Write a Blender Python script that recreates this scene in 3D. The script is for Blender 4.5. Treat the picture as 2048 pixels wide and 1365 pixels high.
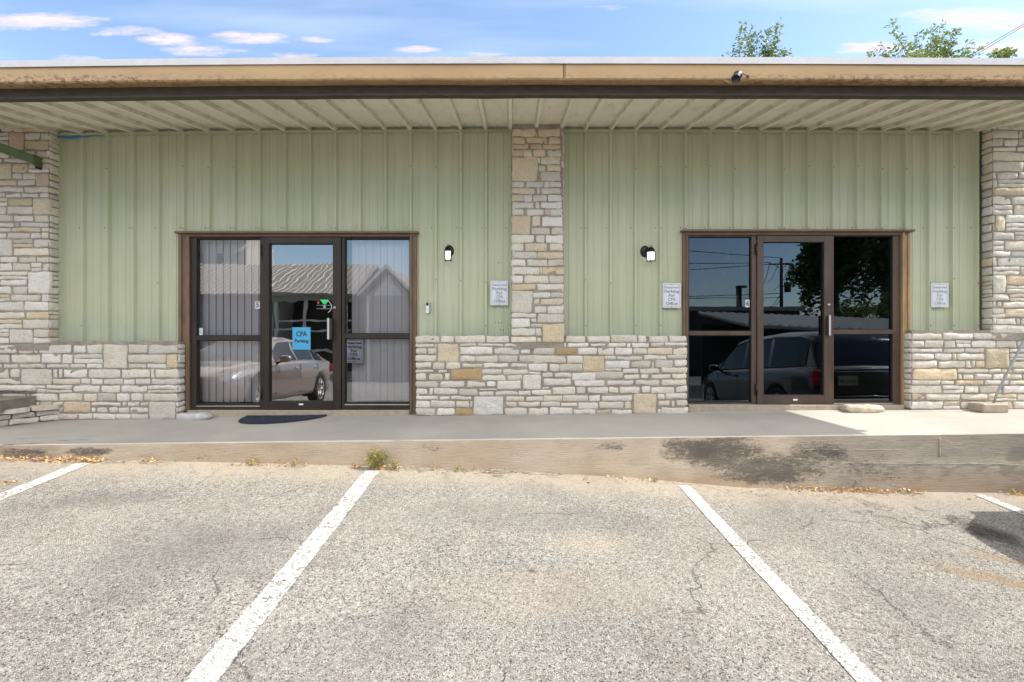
import bpy, math, random
from mathutils import Vector, Matrix, noise
R = math.radians
S = bpy.context.scene
for o in list(bpy.data.objects): bpy.data.objects.remove(o)

# ------------------------------------------------------------------ camera
F = 1000.0            # focal length in pixels of the 2048 wide photograph
CY, CZ = -6.11, 1.5
cd = bpy.data.cameras.new("camera"); cam = bpy.data.objects.new("camera", cd)
S.collection.objects.link(cam)
cam.location = (0, CY, CZ); cam.rotation_euler = (R(90), 0, 0)
cd.sensor_width = 36; cd.lens = 36*F/2048; cd.clip_end = 3000; cd.clip_start = 0.05
S.camera = cam
# ------------------------------------------------------------------ sky and sun
SUN_EL, SUN_AZ = 47.0, 2.6      # azimuth: degrees in front of the wall line, from the right
w = bpy.data.worlds.new("World"); S.world = w; w.use_nodes = True
S.view_settings.view_transform = 'Standard'; S.view_settings.look = 'None'
S.view_settings.exposure = 1.6; S.view_settings.gamma = 1
sd = bpy.data.lights.new("sun", 'SUN'); sd.energy = 2.5; sd.angle = R(0.5); sd.color = (1, .93, .82)
sun = bpy.data.objects.new("sun", sd); S.collection.objects.link(sun)
ce, se = math.cos(R(SUN_EL)), math.sin(R(SUN_EL))
tosun = Vector((ce*math.cos(R(SUN_AZ)), -ce*math.sin(R(SUN_AZ)), se))
sun.rotation_euler = tosun.to_track_quat('Z', 'Y').to_euler()
sun.location = tosun*40

def dir_px(px, py): return Vector(((px-1024)/F, 1.0, (682.5-py)/F))
def build_world():
    nt = w.node_tree; N = nt.nodes; L = nt.links; N.clear()
    out = N.new('ShaderNodeOutputWorld'); bg = N.new('ShaderNodeBackground'); bg.inputs[1].default_value = 1
    sky = N.new('ShaderNodeTexSky'); sky.sky_type = 'NISHITA'; sky.sun_disc = False
    sky.sun_elevation = R(SUN_EL); sky.sun_rotation = R(90+SUN_AZ); sky.air_density = 1.0; sky.dust_density = .7; sky.ozone_density = 1.8
    sky.altitude = 300
    def mth(op, a, b=None, c=None):
        n = N.new('ShaderNodeMath'); n.operation = op
        for i, v in enumerate((a, b, c)):
            if v is None: continue
            if isinstance(v, (int, float)): n.inputs[i].default_value = v
            else: L.new(v, n.inputs[i])
        return n.outputs[0]
    tc = N.new('ShaderNodeTexCoord'); sep = N.new('ShaderNodeSeparateXYZ'); L.new(tc.outputs['Generated'], sep.inputs[0])
    X, Y, Z = sep.outputs
    # clouds are laid out by direction of the sky: azimuth ratio u, elevation ratio v
    ay = mth('MAXIMUM', mth('ABSOLUTE', Y), .02)
    u = mth('DIVIDE', X, ay); v = mth('DIVIDE', Z, ay)
    cmb = N.new('ShaderNodeCombineXYZ'); L.new(u, cmb.inputs[0]); L.new(v, cmb.inputs[1])
    mp = N.new('ShaderNodeMapping'); mp.inputs['Scale'].default_value = (11, 60, 1); L.new(cmb.outputs[0], mp.inputs[0])
    nz = N.new('ShaderNodeTexNoise'); nz.inputs['Scale'].default_value = 1; nz.inputs['Detail'].default_value = 6; nz.inputs['Roughness'].default_value = .68
    L.new(mp.outputs[0], nz.inputs['Vector'])
    total = None
    clouds = [(75,42,115,15,1),(10,50,80,12,.8),(255,62,62,9,.9),(210,68,28,5,.7),(330,78,62,10,1),(402,101,72,10,1),(390,90,40,6,.6),(492,75,66,11,1),(633,80,48,7,.7),(580,84,30,4,.5),
              (838,99,52,7,.9),(580,113,48,7,.8),(150,120,60,8,.7),(960,110,60,5,.5),(1225,16,48,6,.4),(1960,35,125,18,1.1),(1990,55,90,10,.8),
              (1745,98,60,14,1),(2010,95,90,14,1),(1860,112,80,12,.7),(-180,60,140,16,1),(2300,60,160,18,1),(1500,-90,160,18,.8),(500,-110,150,16,.7)]
    for (cx, cy, rx, ry, st) in clouds:
        a = mth('DIVIDE', mth('SUBTRACT', u, (cx-1024)/F), rx*1.3/F); b = mth('DIVIDE', mth('SUBTRACT', v, (682.5-cy)/F), ry*1.35/F)
        # flat base, billowy top
        r2 = mth('ADD', mth('MULTIPLY', a, a), mth('MULTIPLY', b, b))
        g = mth('MULTIPLY', mth('MAXIMUM', mth('SUBTRACT', 1.25, r2), 0), st)
        total = g if total is None else mth('MAXIMUM', total, g)
    fac = mth('MULTIPLY', mth('MAXIMUM', mth('SUBTRACT', mth('ADD', mth('MULTIPLY', total, .68), mth('MULTIPLY', mth('SUBTRACT', nz.outputs[0], .5), 2.3)), .26), 0), 1.35)
    fac = mth('MULTIPLY', fac, mth('MINIMUM', mth('MULTIPLY', total, 3), 1))
    fac = mth('MULTIPLY', mth('MINIMUM', fac, 1), mth('GREATER_THAN', Y, .02))
    # thin high veil
    mp2 = N.new('ShaderNodeMapping'); mp2.inputs['Scale'].default_value = (1.2, 9, 1); mp2.inputs['Rotation'].default_value = (0, 0, .12); L.new(cmb.outputs[0], mp2.inputs[0])
    n2 = N.new('ShaderNodeTexNoise'); n2.inputs['Scale'].default_value = 1; n2.inputs['Detail'].default_value = 4; L.new(mp2.outputs[0], n2.inputs['Vector'])
    veil = mth('MULTIPLY', mth('MAXIMUM', mth('SUBTRACT', n2.outputs[0], .45), 0), 1.4)
    sc = N.new('ShaderNodeMix'); sc.data_type = 'RGBA'; sc.blend_type = 'MULTIPLY'; sc.inputs[0].default_value = 1
    L.new(sky.outputs[0], sc.inputs[6]); sc.inputs[7].default_value = (SKY*1.0, SKY*.965, SKY*.93, 1)
    m1 = N.new('ShaderNodeMix'); m1.data_type = 'RGBA'; L.new(mth('MINIMUM', veil, .35), m1.inputs[0]); L.new(sc.outputs[2], m1.inputs[6]); m1.inputs[7].default_value = (.36, .42, .50, 1)
    m2 = N.new('ShaderNodeMix'); m2.data_type = 'RGBA'; L.new(fac, m2.inputs[0]); L.new(m1.outputs[2], m2.inputs[6]); m2.inputs[7].default_value = (.37, .322, .338, 1)
    # added fill light: unseen bright cloud high behind the viewer, lifts the shade
    mp3 = N.new('ShaderNodeMapping'); mp3.inputs['Scale'].default_value = (2.2, 2.2, 3.5); L.new(tc.outputs['Generated'], mp3.inputs[0])
    n3 = N.new('ShaderNodeTexNoise'); n3.inputs['Scale'].default_value = 1.3; n3.inputs['Detail'].default_value = 6; L.new(mp3.outputs[0], n3.inputs['Vector'])
    def sm(v, a, b):
        n = N.new('ShaderNodeMapRange'); n.interpolation_type = 'SMOOTHSTEP'; L.new(v, n.inputs[0]); n.inputs[1].default_value = a; n.inputs[2].default_value = b; return n.outputs[0]
    hi = mth('MULTIPLY', mth('MULTIPLY', sm(Z, .22, .42), sm(mth('MULTIPLY', Y, -1), .0, .25)), sm(n3.outputs[0], .34, .5))
    m3 = N.new('ShaderNodeMix'); m3.data_type = 'RGBA'; L.new(hi, m3.inputs[0]); L.new(m2.outputs[2], m3.inputs[6]); m3.inputs[7].default_value = (FILL_CLOUD, FILL_CLOUD*.95, FILL_CLOUD*.88, 1)
    L.new(m3.outputs[2], bg.inputs[0]); L.new(bg.outputs[0], out.inputs[0])
SKY = .108; FILL_CLOUD = 1.05
build_world()

# ------------------------------------------------------------------ helpers
def wx(px, Y=0.0): return (px-1024)*(Y-CY)/F
def wz(py, Y=0.0): return CZ+(682.5-py)*(Y-CY)/F
COL = S.collection
def link(o, parent=None):
    COL.objects.link(o)
    if parent: o.parent = parent
    return o
def tag(o, label=None, cat=None, group=None, kind=None):
    if label: o['label'] = label
    if cat: o['category'] = cat
    if group: o['group'] = group
    if kind: o['kind'] = kind
    return o
def empty(name, loc=(0,0,0), rz=0, label=None, cat=None, group=None):
    o = bpy.data.objects.new(name, None); link(o); o.location = loc; o.rotation_euler = (0,0,rz); o.empty_display_size = .1
    return tag(o, label, cat, group)
class MB:
    def __init__(s): s.v = []; s.f = []; s.m = []; s.c = []; s.sm = []
    def add(s, vs, fs, mi=0, col=None, smooth=False):
        b = len(s.v); s.v += [tuple(p) for p in vs]
        for f in fs: s.f.append([i+b for i in f]); s.m.append(mi); s.c.append(col); s.sm.append(smooth)
    def box(s, x0, x1, y0, y1, z0, z1, mi=0, bev=0):
        if x0 > x1: x0, x1 = x1, x0
        if y0 > y1: y0, y1 = y1, y0
        if z0 > z1: z0, z1 = z1, z0
        b = min(bev, (x1-x0)*.45, (y1-y0)*.45, (z1-z0)*.45)
        if b <= 0:
            vs = [(x,y,z) for x in (x0,x1) for y in (y0,y1) for z in (z0,z1)]
            s.add(vs, [(0,1,3,2),(4,6,7,5),(0,4,5,1),(2,3,7,6),(0,2,6,4),(1,5,7,3)], mi); return
        vs = []; idx = {}
        for ix, x in enumerate((x0,x1)):
            for iy, y in enumerate((y0,y1)):
                for iz, z in enumerate((z0,z1)):
                    sx, sy, sz = (1-2*ix)*b, (1-2*iy)*b, (1-2*iz)*b
                    idx[(ix,iy,iz)] = len(vs)
                    vs += [(x, y+sy, z+sz), (x+sx, y, z+sz), (x+sx, y+sy, z)]
        fs = []
        def q(a, k): return idx[a]+k
        for i in (0,1):
            fs.append([q((i,0,0),0),q((i,0,1),0),q((i,1,1),0),q((i,1,0),0)])
            fs.append([q((0,i,0),1),q((1,i,0),1),q((1,i,1),1),q((0,i,1),1)])
            fs.append([q((0,0,i),2),q((0,1,i),2),q((1,1,i),2),q((1,0,i),2)])
            for j in (0,1):
                fs.append([q((0,i,j),1),q((0,i,j),2),q((1,i,j),2),q((1,i,j),1)])
                fs.append([q((i,0,j),0),q((i,0,j),2),q((i,1,j),2),q((i,1,j),0)])
                fs.append([q((i,j,0),0),q((i,j,0),1),q((i,j,1),1),q((i,j,1),0)])
        for a in idx: fs.append([idx[a], idx[a]+1, idx[a]+2])
        s.add(vs, fs, mi)
    def tube(s, pts, r, n=8, mi=0, caps=True, smooth=True):
        pts = [Vector(p) for p in pts]; rs = r if isinstance(r, (list, tuple)) else [r]*len(pts)
        rings = []; vs = []
        for i, p in enumerate(pts):
            d = (pts[min(i+1, len(pts)-1)]-pts[max(i-1, 0)]).normalized()
            up = Vector((0,0,1)) if abs(d.z) < .9 else Vector((1,0,0))
            a = d.cross(up).normalized(); b = d.cross(a)
            rings.append(len(vs))
            for k in range(n):
                t = 2*math.pi*k/n; vs.append(p+(a*math.cos(t)+b*math.sin(t))*rs[i])
        fs = [[rings[i]+k, rings[i]+(k+1)%n, rings[i+1]+(k+1)%n, rings[i+1]+k] for i in range(len(pts)-1) for k in range(n)]
        if caps: fs += [list(range(n))[::-1], [rings[-1]+k for k in range(n)]]
        s.add(vs, fs, mi, None, smooth)
    def lathe(s, prof, M=None, n=24, mi=0, smooth=True):
        M = M or Matrix(); vs = []; fs = []
        for (r, z) in prof:
            for k in range(n):
                t = 2*math.pi*k/n; vs.append(M @ Vector((r*math.cos(t), r*math.sin(t), z)))
        for i in range(len(prof)-1):
            for k in range(n): fs.append([i*n+k, i*n+(k+1)%n, (i+1)*n+(k+1)%n, (i+1)*n+k])
        s.add(vs, fs, mi, None, smooth)
    def prism(s, poly, y0, y1, mi=0):   # polygon in xz extruded in y
        n = len(poly); vs = [(x,y0,z) for x,z in poly]+[(x,y1,z) for x,z in poly]
        s.add(vs, [list(range(n)), list(range(2*n-1, n-1, -1))]+[[i,(i+1)%n,(i+1)%n+n,i+n] for i in range(n)], mi)
    def prismx(s, poly, x0, x1, mi=0):  # polygon in yz extruded in x
        n = len(poly); vs = [(x0,y,z) for y,z in poly]+[(x1,y,z) for y,z in poly]
        s.add(vs, [list(range(n)), list(range(2*n-1, n-1, -1))]+[[i,(i+1)%n,(i+1)%n+n,i+n] for i in range(n)], mi)
    def build(s, name, mats, parent=None, loc=None, **kw):
        me = bpy.data.meshes.new(name); me.from_pydata(s.v, [], s.f)
        if not isinstance(mats, (list, tuple)): mats = [mats]
        for m in mats: me.materials.append(m)
        me.polygons.foreach_set('material_index', s.m); me.polygons.foreach_set('use_smooth', s.sm)
        if any(c is not None for c in s.c):
            at = me.color_attributes.new('tint', 'FLOAT_COLOR', 'CORNER'); arr = []
            for f, c in zip(s.f, s.c): arr += list(c or (.3,.3,.3,1))*len(f)
            at.data.foreach_set('color', arr)
        me.update(); o = bpy.data.objects.new(name, me); link(o, parent)
        if loc: o.location = loc
        return tag(o, **kw)
def round_rect(x0, x1, z0, z1, r, n=5):
    pts = []
    for cx, cz, a in ((x1-r,z1-r,0),(x0+r,z1-r,90),(x0+r,z0+r,180),(x1-r,z0+r,270)):
        for k in range(n+1):
            t = R(a+90*k/n); pts.append((cx+r*math.cos(t), cz+r*math.sin(t)))
    return pts
def text_mesh(txt, size, bold=0, depth=.0006):
    c = bpy.data.curves.new('t', 'FONT'); c.body = txt; c.size = size; c.align_x = 'CENTER'; c.align_y = 'CENTER'
    c.extrude = depth; c.offset = bold; c.resolution_u = 3
    o = bpy.data.objects.new('t', c); COL.objects.link(o)
    dg = bpy.context.evaluated_depsgraph_get(); me = bpy.data.meshes.new_from_object(o.evaluated_get(dg))
    v = [tuple(p.co) for p in me.vertices]; f = [list(p.vertices) for p in me.polygons]
    bpy.data.objects.remove(o); bpy.data.curves.remove(c); bpy.data.meshes.remove(me)
    return v, f
def put_text(mb, txt, cx, y, cz, size, bold=0, mi=0, fitw=None, sy=-1):
    v, f = text_mesh(txt, size, bold)
    if fitw:
        ww = max(p[0] for p in v)-min(p[0] for p in v); k = fitw/ww
    else: k = 1
    mb.add([(cx+p[0]*k, y+sy*p[2], cz+p[1]) for p in v], f, mi)

# ------------------------------------------------------------------ materials
class NT:
    def __init__(s, name):
        s.m = bpy.data.materials.new(name); s.m.use_nodes = True; s.t = s.m.node_tree; s.t.nodes.clear()
        s.out = s.new('ShaderNodeOutputMaterial')
    def new(s, t, **k):
        n = s.t.nodes.new(t)
        for a, b in k.items(): setattr(n, a, b)
        return n
    def L(s, a, b): s.t.links.new(a, b)
    def setin(s, sock, v):
        if isinstance(v, bpy.types.NodeSocket): s.L(v, sock)
        elif isinstance(v, (tuple, list)) and len(v) == 3 and sock.type == 'RGBA': sock.default_value = (*v, 1)
        else: sock.default_value = v
    def co(s, scale=(1,1,1), kind='Object', loc=(0,0,0)):
        tc = s.new('ShaderNodeTexCoord'); mp = s.new('ShaderNodeMapping'); mp.inputs['Scale'].default_value = scale; mp.inputs['Location'].default_value = loc
        s.L(tc.outputs[kind], mp.inputs[0]); return mp.outputs[0]
    def noise(s, v, scale, det=4, rough=.5, dist=0):
        n = s.new('ShaderNodeTexNoise'); s.L(v, n.inputs['Vector']); n.inputs['Scale'].default_value = scale; n.inputs['Detail'].default_value = det
        n.inputs['Roughness'].default_value = rough; n.inputs['Distortion'].default_value = dist; return n.outputs[0]
    def vor(s, v, scale, feat='F1', out=0, rnd=1):
        n = s.new('ShaderNodeTexVoronoi', feature=feat); s.L(v, n.inputs['Vector']); n.inputs['Scale'].default_value = scale; n.inputs['Randomness'].default_value = rnd; return n.outputs[out]
    def math(s, op, a, b=0, c=0):
        n = s.new('ShaderNodeMath', operation=op)
        for i, v in enumerate((a, b, c)): s.setin(n.inputs[i], v)
        return n.outputs[0]
    def ramp(s, v, a, b, lo=0, hi=1, smooth=True):
        n = s.new('ShaderNodeMapRange'); s.L(v, n.inputs[0]); n.interpolation_type = 'SMOOTHSTEP' if smooth else 'LINEAR'
        for i, x in zip((1,2,3,4), (a,b,lo,hi)): n.inputs[i].default_value = x
        return n.outputs[0]
    def mix(s, f, a, b, mode='MIX'):
        n = s.new('ShaderNodeMix', data_type='RGBA', blend_type=mode); s.setin(n.inputs[0], f); s.setin(n.inputs[6], a); s.setin(n.inputs[7], b); return n.outputs[2]
    def bump(s, h, strength, dist=.01, nrm=None):
        n = s.new('ShaderNodeBump'); s.L(h, n.inputs['Height']); n.inputs['Strength'].default_value = strength; n.inputs['Distance'].default_value = dist
        if nrm: s.L(nrm, n.inputs['Normal'])
        return n.outputs[0]
    def bsdf(s, col, rough=.6, metal=0, nrm=None, **kw):
        b = s.new('ShaderNodeBsdfPrincipled'); s.setin(b.inputs['Base Color'], col); s.setin(b.inputs['Roughness'], rough); b.inputs['Metallic'].default_value = metal
        if nrm: s.L(nrm, b.inputs['Normal'])
        for k, v in kw.items(): s.setin(b.inputs[k.replace('_', ' ')], v)
        s.L(b.outputs[0], s.out.inputs[0]); return b
def simple(name, c, rough=.6, metal=0, var=.12, scale=8, bump=0, bscale=60, stretch=(1,1,1), **kw):
    n = NT(name); co = n.co(stretch); f = n.noise(co, scale, 5, .6)
    k = n.ramp(f, .3, .7, 1-var, 1+var, False)
    col = n.mix(1, c, k, 'MULTIPLY')
    rg = n.ramp(f, .3, .7, max(.02, rough-.07), min(1, rough+.07))
    nr = n.bump(n.noise(co, bscale, 3), bump, .004) if bump else None
    n.bsdf(col, rg, metal, nr, **kw); return n.m
def emis(name, c, st):
    n = NT(name); b = n.bsdf(c, .4); b.inputs['Emission Color'].default_value = (*c, 1); b.inputs['Emission Strength'].default_value = st; return n.m

def sep_xyz(n):
    s = n.new('ShaderNodeSeparateXYZ'); n.L(n.co(), s.inputs[0]); return s.outputs
def m_panel(name, c1, c2, low):
    n = NT(name); co = n.co(); big = n.noise(co, .9, 4, .55); st = n.noise(n.co((14, 1, .5)), 3, 4, .6); fine = n.noise(n.co((60,1,1.2)), 6, 3)
    col = n.mix(n.ramp(big, .35, .65), c1, c2)
    col = n.mix(n.ramp(st, .45, .75, 0, .22), col, (c1[0]*.62, c1[1]*.66, c1[2]*.62))
    col = n.mix(n.ramp(fine, .5, .8, 0, .12), col, (.55,.58,.5))
    sep = n.new('ShaderNodeSeparateXYZ'); n.L(n.co(), sep.inputs[0])
    # faded, dirty band just above the stone
    dirt = n.math('MULTIPLY', n.ramp(sep.outputs[2], low+.02, low+.5, 1, 0), n.ramp(n.noise(co, 4, 5), .3, .7, .15, .55))
    col = n.mix(dirt, col, (.30,.345,.31))
    hs = n.noise(n.co((1,1,.02)), 55, 2); ocan = n.noise(n.co((3.2,1,.8)), 1.5, 2)
    nr = n.bump(ocan, .35, .03, n.bump(hs, .12, .003))
    n.bsdf(col, n.ramp(st, .3, .7, .38, .55), 0, nr); return n.m
def m_stone():
    n = NT('limestone'); at = n.new('ShaderNodeAttribute', attribute_name='tint'); co = n.co()
    a = n.noise(co, 9, 6, .65); b = n.noise(co, 45, 5, .7); g = n.new('ShaderNodeNewGeometry')
    col = n.mix(n.ramp(a, .35, .7, 0, .55), at.outputs[0], n.mix(1, at.outputs[0], (.86,.82,.76), 'MULTIPLY'))
    col = n.mix(n.ramp(b, .48, .66, 0, .55), col, n.mix(1, at.outputs[0], (.70,.64,.56), 'MULTIPLY')); col = n.mix(n.ramp(n.noise(n.co((1,1,2)), 24, 6, .8), .56, .68, 0, .5), col, n.mix(1, at.outputs[0], (.6,.56,.52), 'MULTIPLY'))
    col = n.mix(n.ramp(n.noise(co, 2.3, 5, .6), .56, .74, 0, .35), col, (.42,.31,.2))
    pits = n.ramp(n.vor(co, 55), .0, .16, 1, 0); pm = n.math('MULTIPLY', pits, n.ramp(n.noise(co, 12, 2), .52, .6))
    col = n.mix(n.math('MULTIPLY', pm, .7), col, (.1,.08,.06))
    h = n.math('ADD', n.math('MULTIPLY', n.noise(co, 26, 6, .65), 1.0), n.math('MULTIPLY', n.noise(n.co((1,1,2.5)), 90, 3, .6), .35))
    h = n.math('SUBTRACT', h, n.math('MULTIPLY', pm, .6))
    n.bsdf(col, .93, 0, n.bump(h, 1.0, .022)); return n.m
def m_mortar():
    n = NT('mortar'); co = n.co(); a = n.noise(co, 5, 5); b = n.noise(co, 60, 4, .6)
    col = n.mix(n.ramp(a, .35, .65), (.25,.215,.18), (.34,.305,.26)); col = n.mix(n.ramp(b, .45, .7, 0, .5), col, (.10,.085,.07))
    n.bsdf(col, .95, 0, n.bump(b, .7, .008)); return n.m
def sep_xyz(n):
    s = n.new('ShaderNodeSeparateXYZ'); n.L(n.co(), s.inputs[0]); return s.outputs
def cracks(n, co, scale, width, lo, hi):
    wob = n.new('ShaderNodeVectorMath', operation='ADD'); nz = n.new('ShaderNodeTexNoise'); nz.inputs['Scale'].default_value = 2.2; nz.inputs['Detail'].default_value = 7; nz.inputs['Roughness'].default_value = .65
    n.L(co, nz.inputs['Vector']); sc = n.new('ShaderNodeVectorMath', operation='SCALE'); n.L(nz.outputs['Color'], sc.inputs[0]); sc.inputs[3].default_value = .45
    n.L(co, wob.inputs[0]); n.L(sc.outputs[0], wob.inputs[1])
    v = n.vor(wob.outputs[0], scale, 'DISTANCE_TO_EDGE', 0)
    return n.math('MULTIPLY', n.ramp(v, 0, width, 1, 0), n.ramp(n.noise(co, .8, 2), lo, hi))
def asphalt_nodes(n):
    co = n.co()
    flat = n.new('ShaderNodeVectorMath', operation='MULTIPLY'); n.L(co, flat.inputs[0]); flat.inputs[1].default_value = (1,1,.05); co = flat.outputs[0]
    cell = n.vor(co, 135, 'F1', 1); cs = n.new('ShaderNodeSeparateColor'); n.L(cell, cs.inputs[0])
    edge = n.vor(co, 135, 'DISTANCE_TO_EDGE', 0)
    col = n.mix(n.ramp(cs.outputs[0], 0, 1), (.31,.298,.268), (.52,.50,.458))
    col = n.mix(n.ramp(cs.outputs[1], .80, .95), col, (.60,.58,.54))
    col = n.mix(n.ramp(cs.outputs[2], .86, .95), col, (.085,.08,.08))
    col = n.mix(n.ramp(cs.outputs[1], .0, .06, .7, 0), col, (.42,.30,.21))
    gap = n.math('MULTIPLY', n.ramp(edge, .0, .16, 1, 0), n.ramp(n.noise(co, 30, 3, .6), .38, .66))
    col = n.mix(n.math('MULTIPLY', gap, .78), col, (.045,.043,.045))
    big = n.noise(co, .55, 6, .6); mid = n.noise(co, 2.4, 5, .65)
    col = n.mix(n.ramp(big, .38, .66, 0, .6), col, n.mix(1, col, (.66,.66,.68), 'MULTIPLY'))
    col = n.mix(n.ramp(mid, .48, .70, 0, .5), col, n.mix(1, col, (.74,.70,.68), 'MULTIPLY'))
    col = n.mix(n.ramp(n.noise(co, 1.1, 5, .7, .5), .6, .76, 0, .35), col, (.44,.35,.25))
    ck = cracks(n, co, .62, .006, .46, .56)
    col = n.mix(n.math('MULTIPLY', ck, .6), col, (.06,.05,.042))
    h = n.math('SUBTRACT', n.math('ADD', n.math('MULTIPLY', cs.outputs[0], .5), n.ramp(edge, 0, .3)), n.math('MULTIPLY', ck, 3))
    return co, col, h, cs, edge, mid
def m_asphalt():
    n = NT('chip_seal_asphalt'); co, col, h, cs, edge, mid = asphalt_nodes(n); X, Y, Z = sep_xyz(n)
    # pale silt washed along the kerb, and two stains with their own outline
    silt = n.math('MULTIPLY', n.ramp(n.math('ADD', Y, n.math('MULTIPLY', n.noise(co, 1.6, 5), .5)), -1.72, -1.26, 0, 1), .8)
    col = n.mix(n.math('MULTIPLY', silt, n.ramp(n.noise(co, 14, 4), .3, .6, .4, 1)), col, (.50,.43,.34))
    def blob(cx, cy, rx, ry, c, s, rot=0):
        nonlocal col
        dx = n.math('SUBTRACT', X, cx); dy = n.math('SUBTRACT', Y, cy); ca, sa = math.cos(rot), math.sin(rot)
        a = n.math('DIVIDE', n.math('ADD', n.math('MULTIPLY', dx, ca), n.math('MULTIPLY', dy, sa)), rx); b = n.math('DIVIDE', n.math('SUBTRACT', n.math('MULTIPLY', dy, ca), n.math('MULTIPLY', dx, sa)), ry)
        r2 = n.math('ADD', n.math('ADD', n.math('MULTIPLY', a, a), n.math('MULTIPLY', b, b)), n.math('MULTIPLY', n.noise(co, 3.5, 7, .75), 2.6))
        col = n.mix(n.ramp(r2, .95, 2.5, s, 0), col, c)
    blob(3.72, -2.25, .20, .34, (.012,.012,.013), .9, .1)
    blob(3.2, -2.95, .55, .12, (.36,.24,.11), .6, -.5)
    blob(3.55, -2.7, .5, .07, (.36,.24,.11), .55, -.45)
    blob(.2, -3.3, .8, .3, (.52,.42,.33), .25, .1)
    blob(.55, -2.7, .35, .25, (.55,.47,.37), .35)
    blob(-3.1, -2.2, .6, .2, (.13,.12,.12), .45, .2)
    blob(-1.9, -3.0, .8, .5, (.17,.165,.165), .4, .3)
    blob(.15, -2.35, 1.2, .3, (.19,.185,.18), .4, 0)
    blob(2.4, -3.1, .5, .3, (.17,.16,.155), .35, 0)
    blob(-.85, -3.9, .8, .4, (.17,.165,.165), .3, .5)
    for cx, cy in ((-.05,-4.05),(.22,-4.2),(-1.28,-4.66),(.12,-3.1),(-1.35,-4.0)): blob(cx, cy, .035, .03, (.12,.08,.055), .8)
    for cx in (-3.3, -2.0, -.55, .85, 2.3, 3.7):      # wheel paths of the stalls
        lane = n.math('MULTIPLY', n.ramp(n.math('ABSOLUTE', n.math('SUBTRACT', n.math('ADD', X, n.math('MULTIPLY', n.noise(co, .6, 3), .35)), cx+.17)), .08, .26, 1, 0), n.ramp(n.noise(co, 1.9, 4), .36, .64))
        col = n.mix(n.math('MULTIPLY', lane, .26), col, n.mix(1, col, (.62,.62,.63), 'MULTIPLY'))
    n.bsdf(col, .9, 0, n.bump(h, .95, .006)); return n.m
def m_paint():
    n = NT('worn_white_paint'); co, col, h, cs, edge, mid = asphalt_nodes(n)
    chip = n.math('MULTIPLY', n.ramp(n.noise(co, 48, 3, .7), .49, .55), 1)
    tcx = n.new('ShaderNodeTexCoord'); 
    a = n.mix(n.ramp(cs.outputs[0], 0, 1, 0, .25), (.70,.70,.68), (.58,.58,.56))
    wear = n.math('MAXIMUM', n.math('MULTIPLY', chip, n.ramp(n.noise(co, 3, 4), .3, .62, .35, 1)), n.ramp(cs.outputs[2], .88, .93, 0, .8))
    ck = cracks(n, co, .62, .006, .46, .56)
    wear = n.math('MAXIMUM', wear, ck)
    wear = n.math('MAXIMUM', wear, n.math('MULTIPLY', n.ramp(edge, .0, .05, .55, 0), n.ramp(n.noise(co, 20, 2), .4, .6)))
    col = n.mix(wear, a, n.mix(1, col, (.55,.55,.55), 'MULTIPLY'))
    n.bsdf(col, .75, 0, n.bump(h, .6, .005)); return n.m
def m_slab():
    n = NT('brushed_concrete'); co = n.co(); a = n.noise(co, .8, 5, .6); b = n.noise(n.co((1,6,1)), 4, 5, .65); c = n.noise(co, 80, 3)
    col = n.mix(n.ramp(a, .35, .65), (.30,.29,.272), (.38,.362,.335)); col = n.mix(n.ramp(b, .48, .75, 0, .28), col, (.28,.275,.265))
    col = n.mix(n.ramp(c, .55, .75, 0, .2), col, (.25,.24,.23))
    X, Y, Z = sep_xyz(n)
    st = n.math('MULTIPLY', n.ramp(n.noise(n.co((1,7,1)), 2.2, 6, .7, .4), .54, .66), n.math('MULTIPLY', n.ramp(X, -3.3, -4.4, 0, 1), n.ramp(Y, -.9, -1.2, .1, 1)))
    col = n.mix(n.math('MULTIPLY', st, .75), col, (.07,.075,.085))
    n.bsdf(col, .85, 0, n.bump(c, .35, .003, n.bump(a, .3, .02))); return n.m
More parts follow.
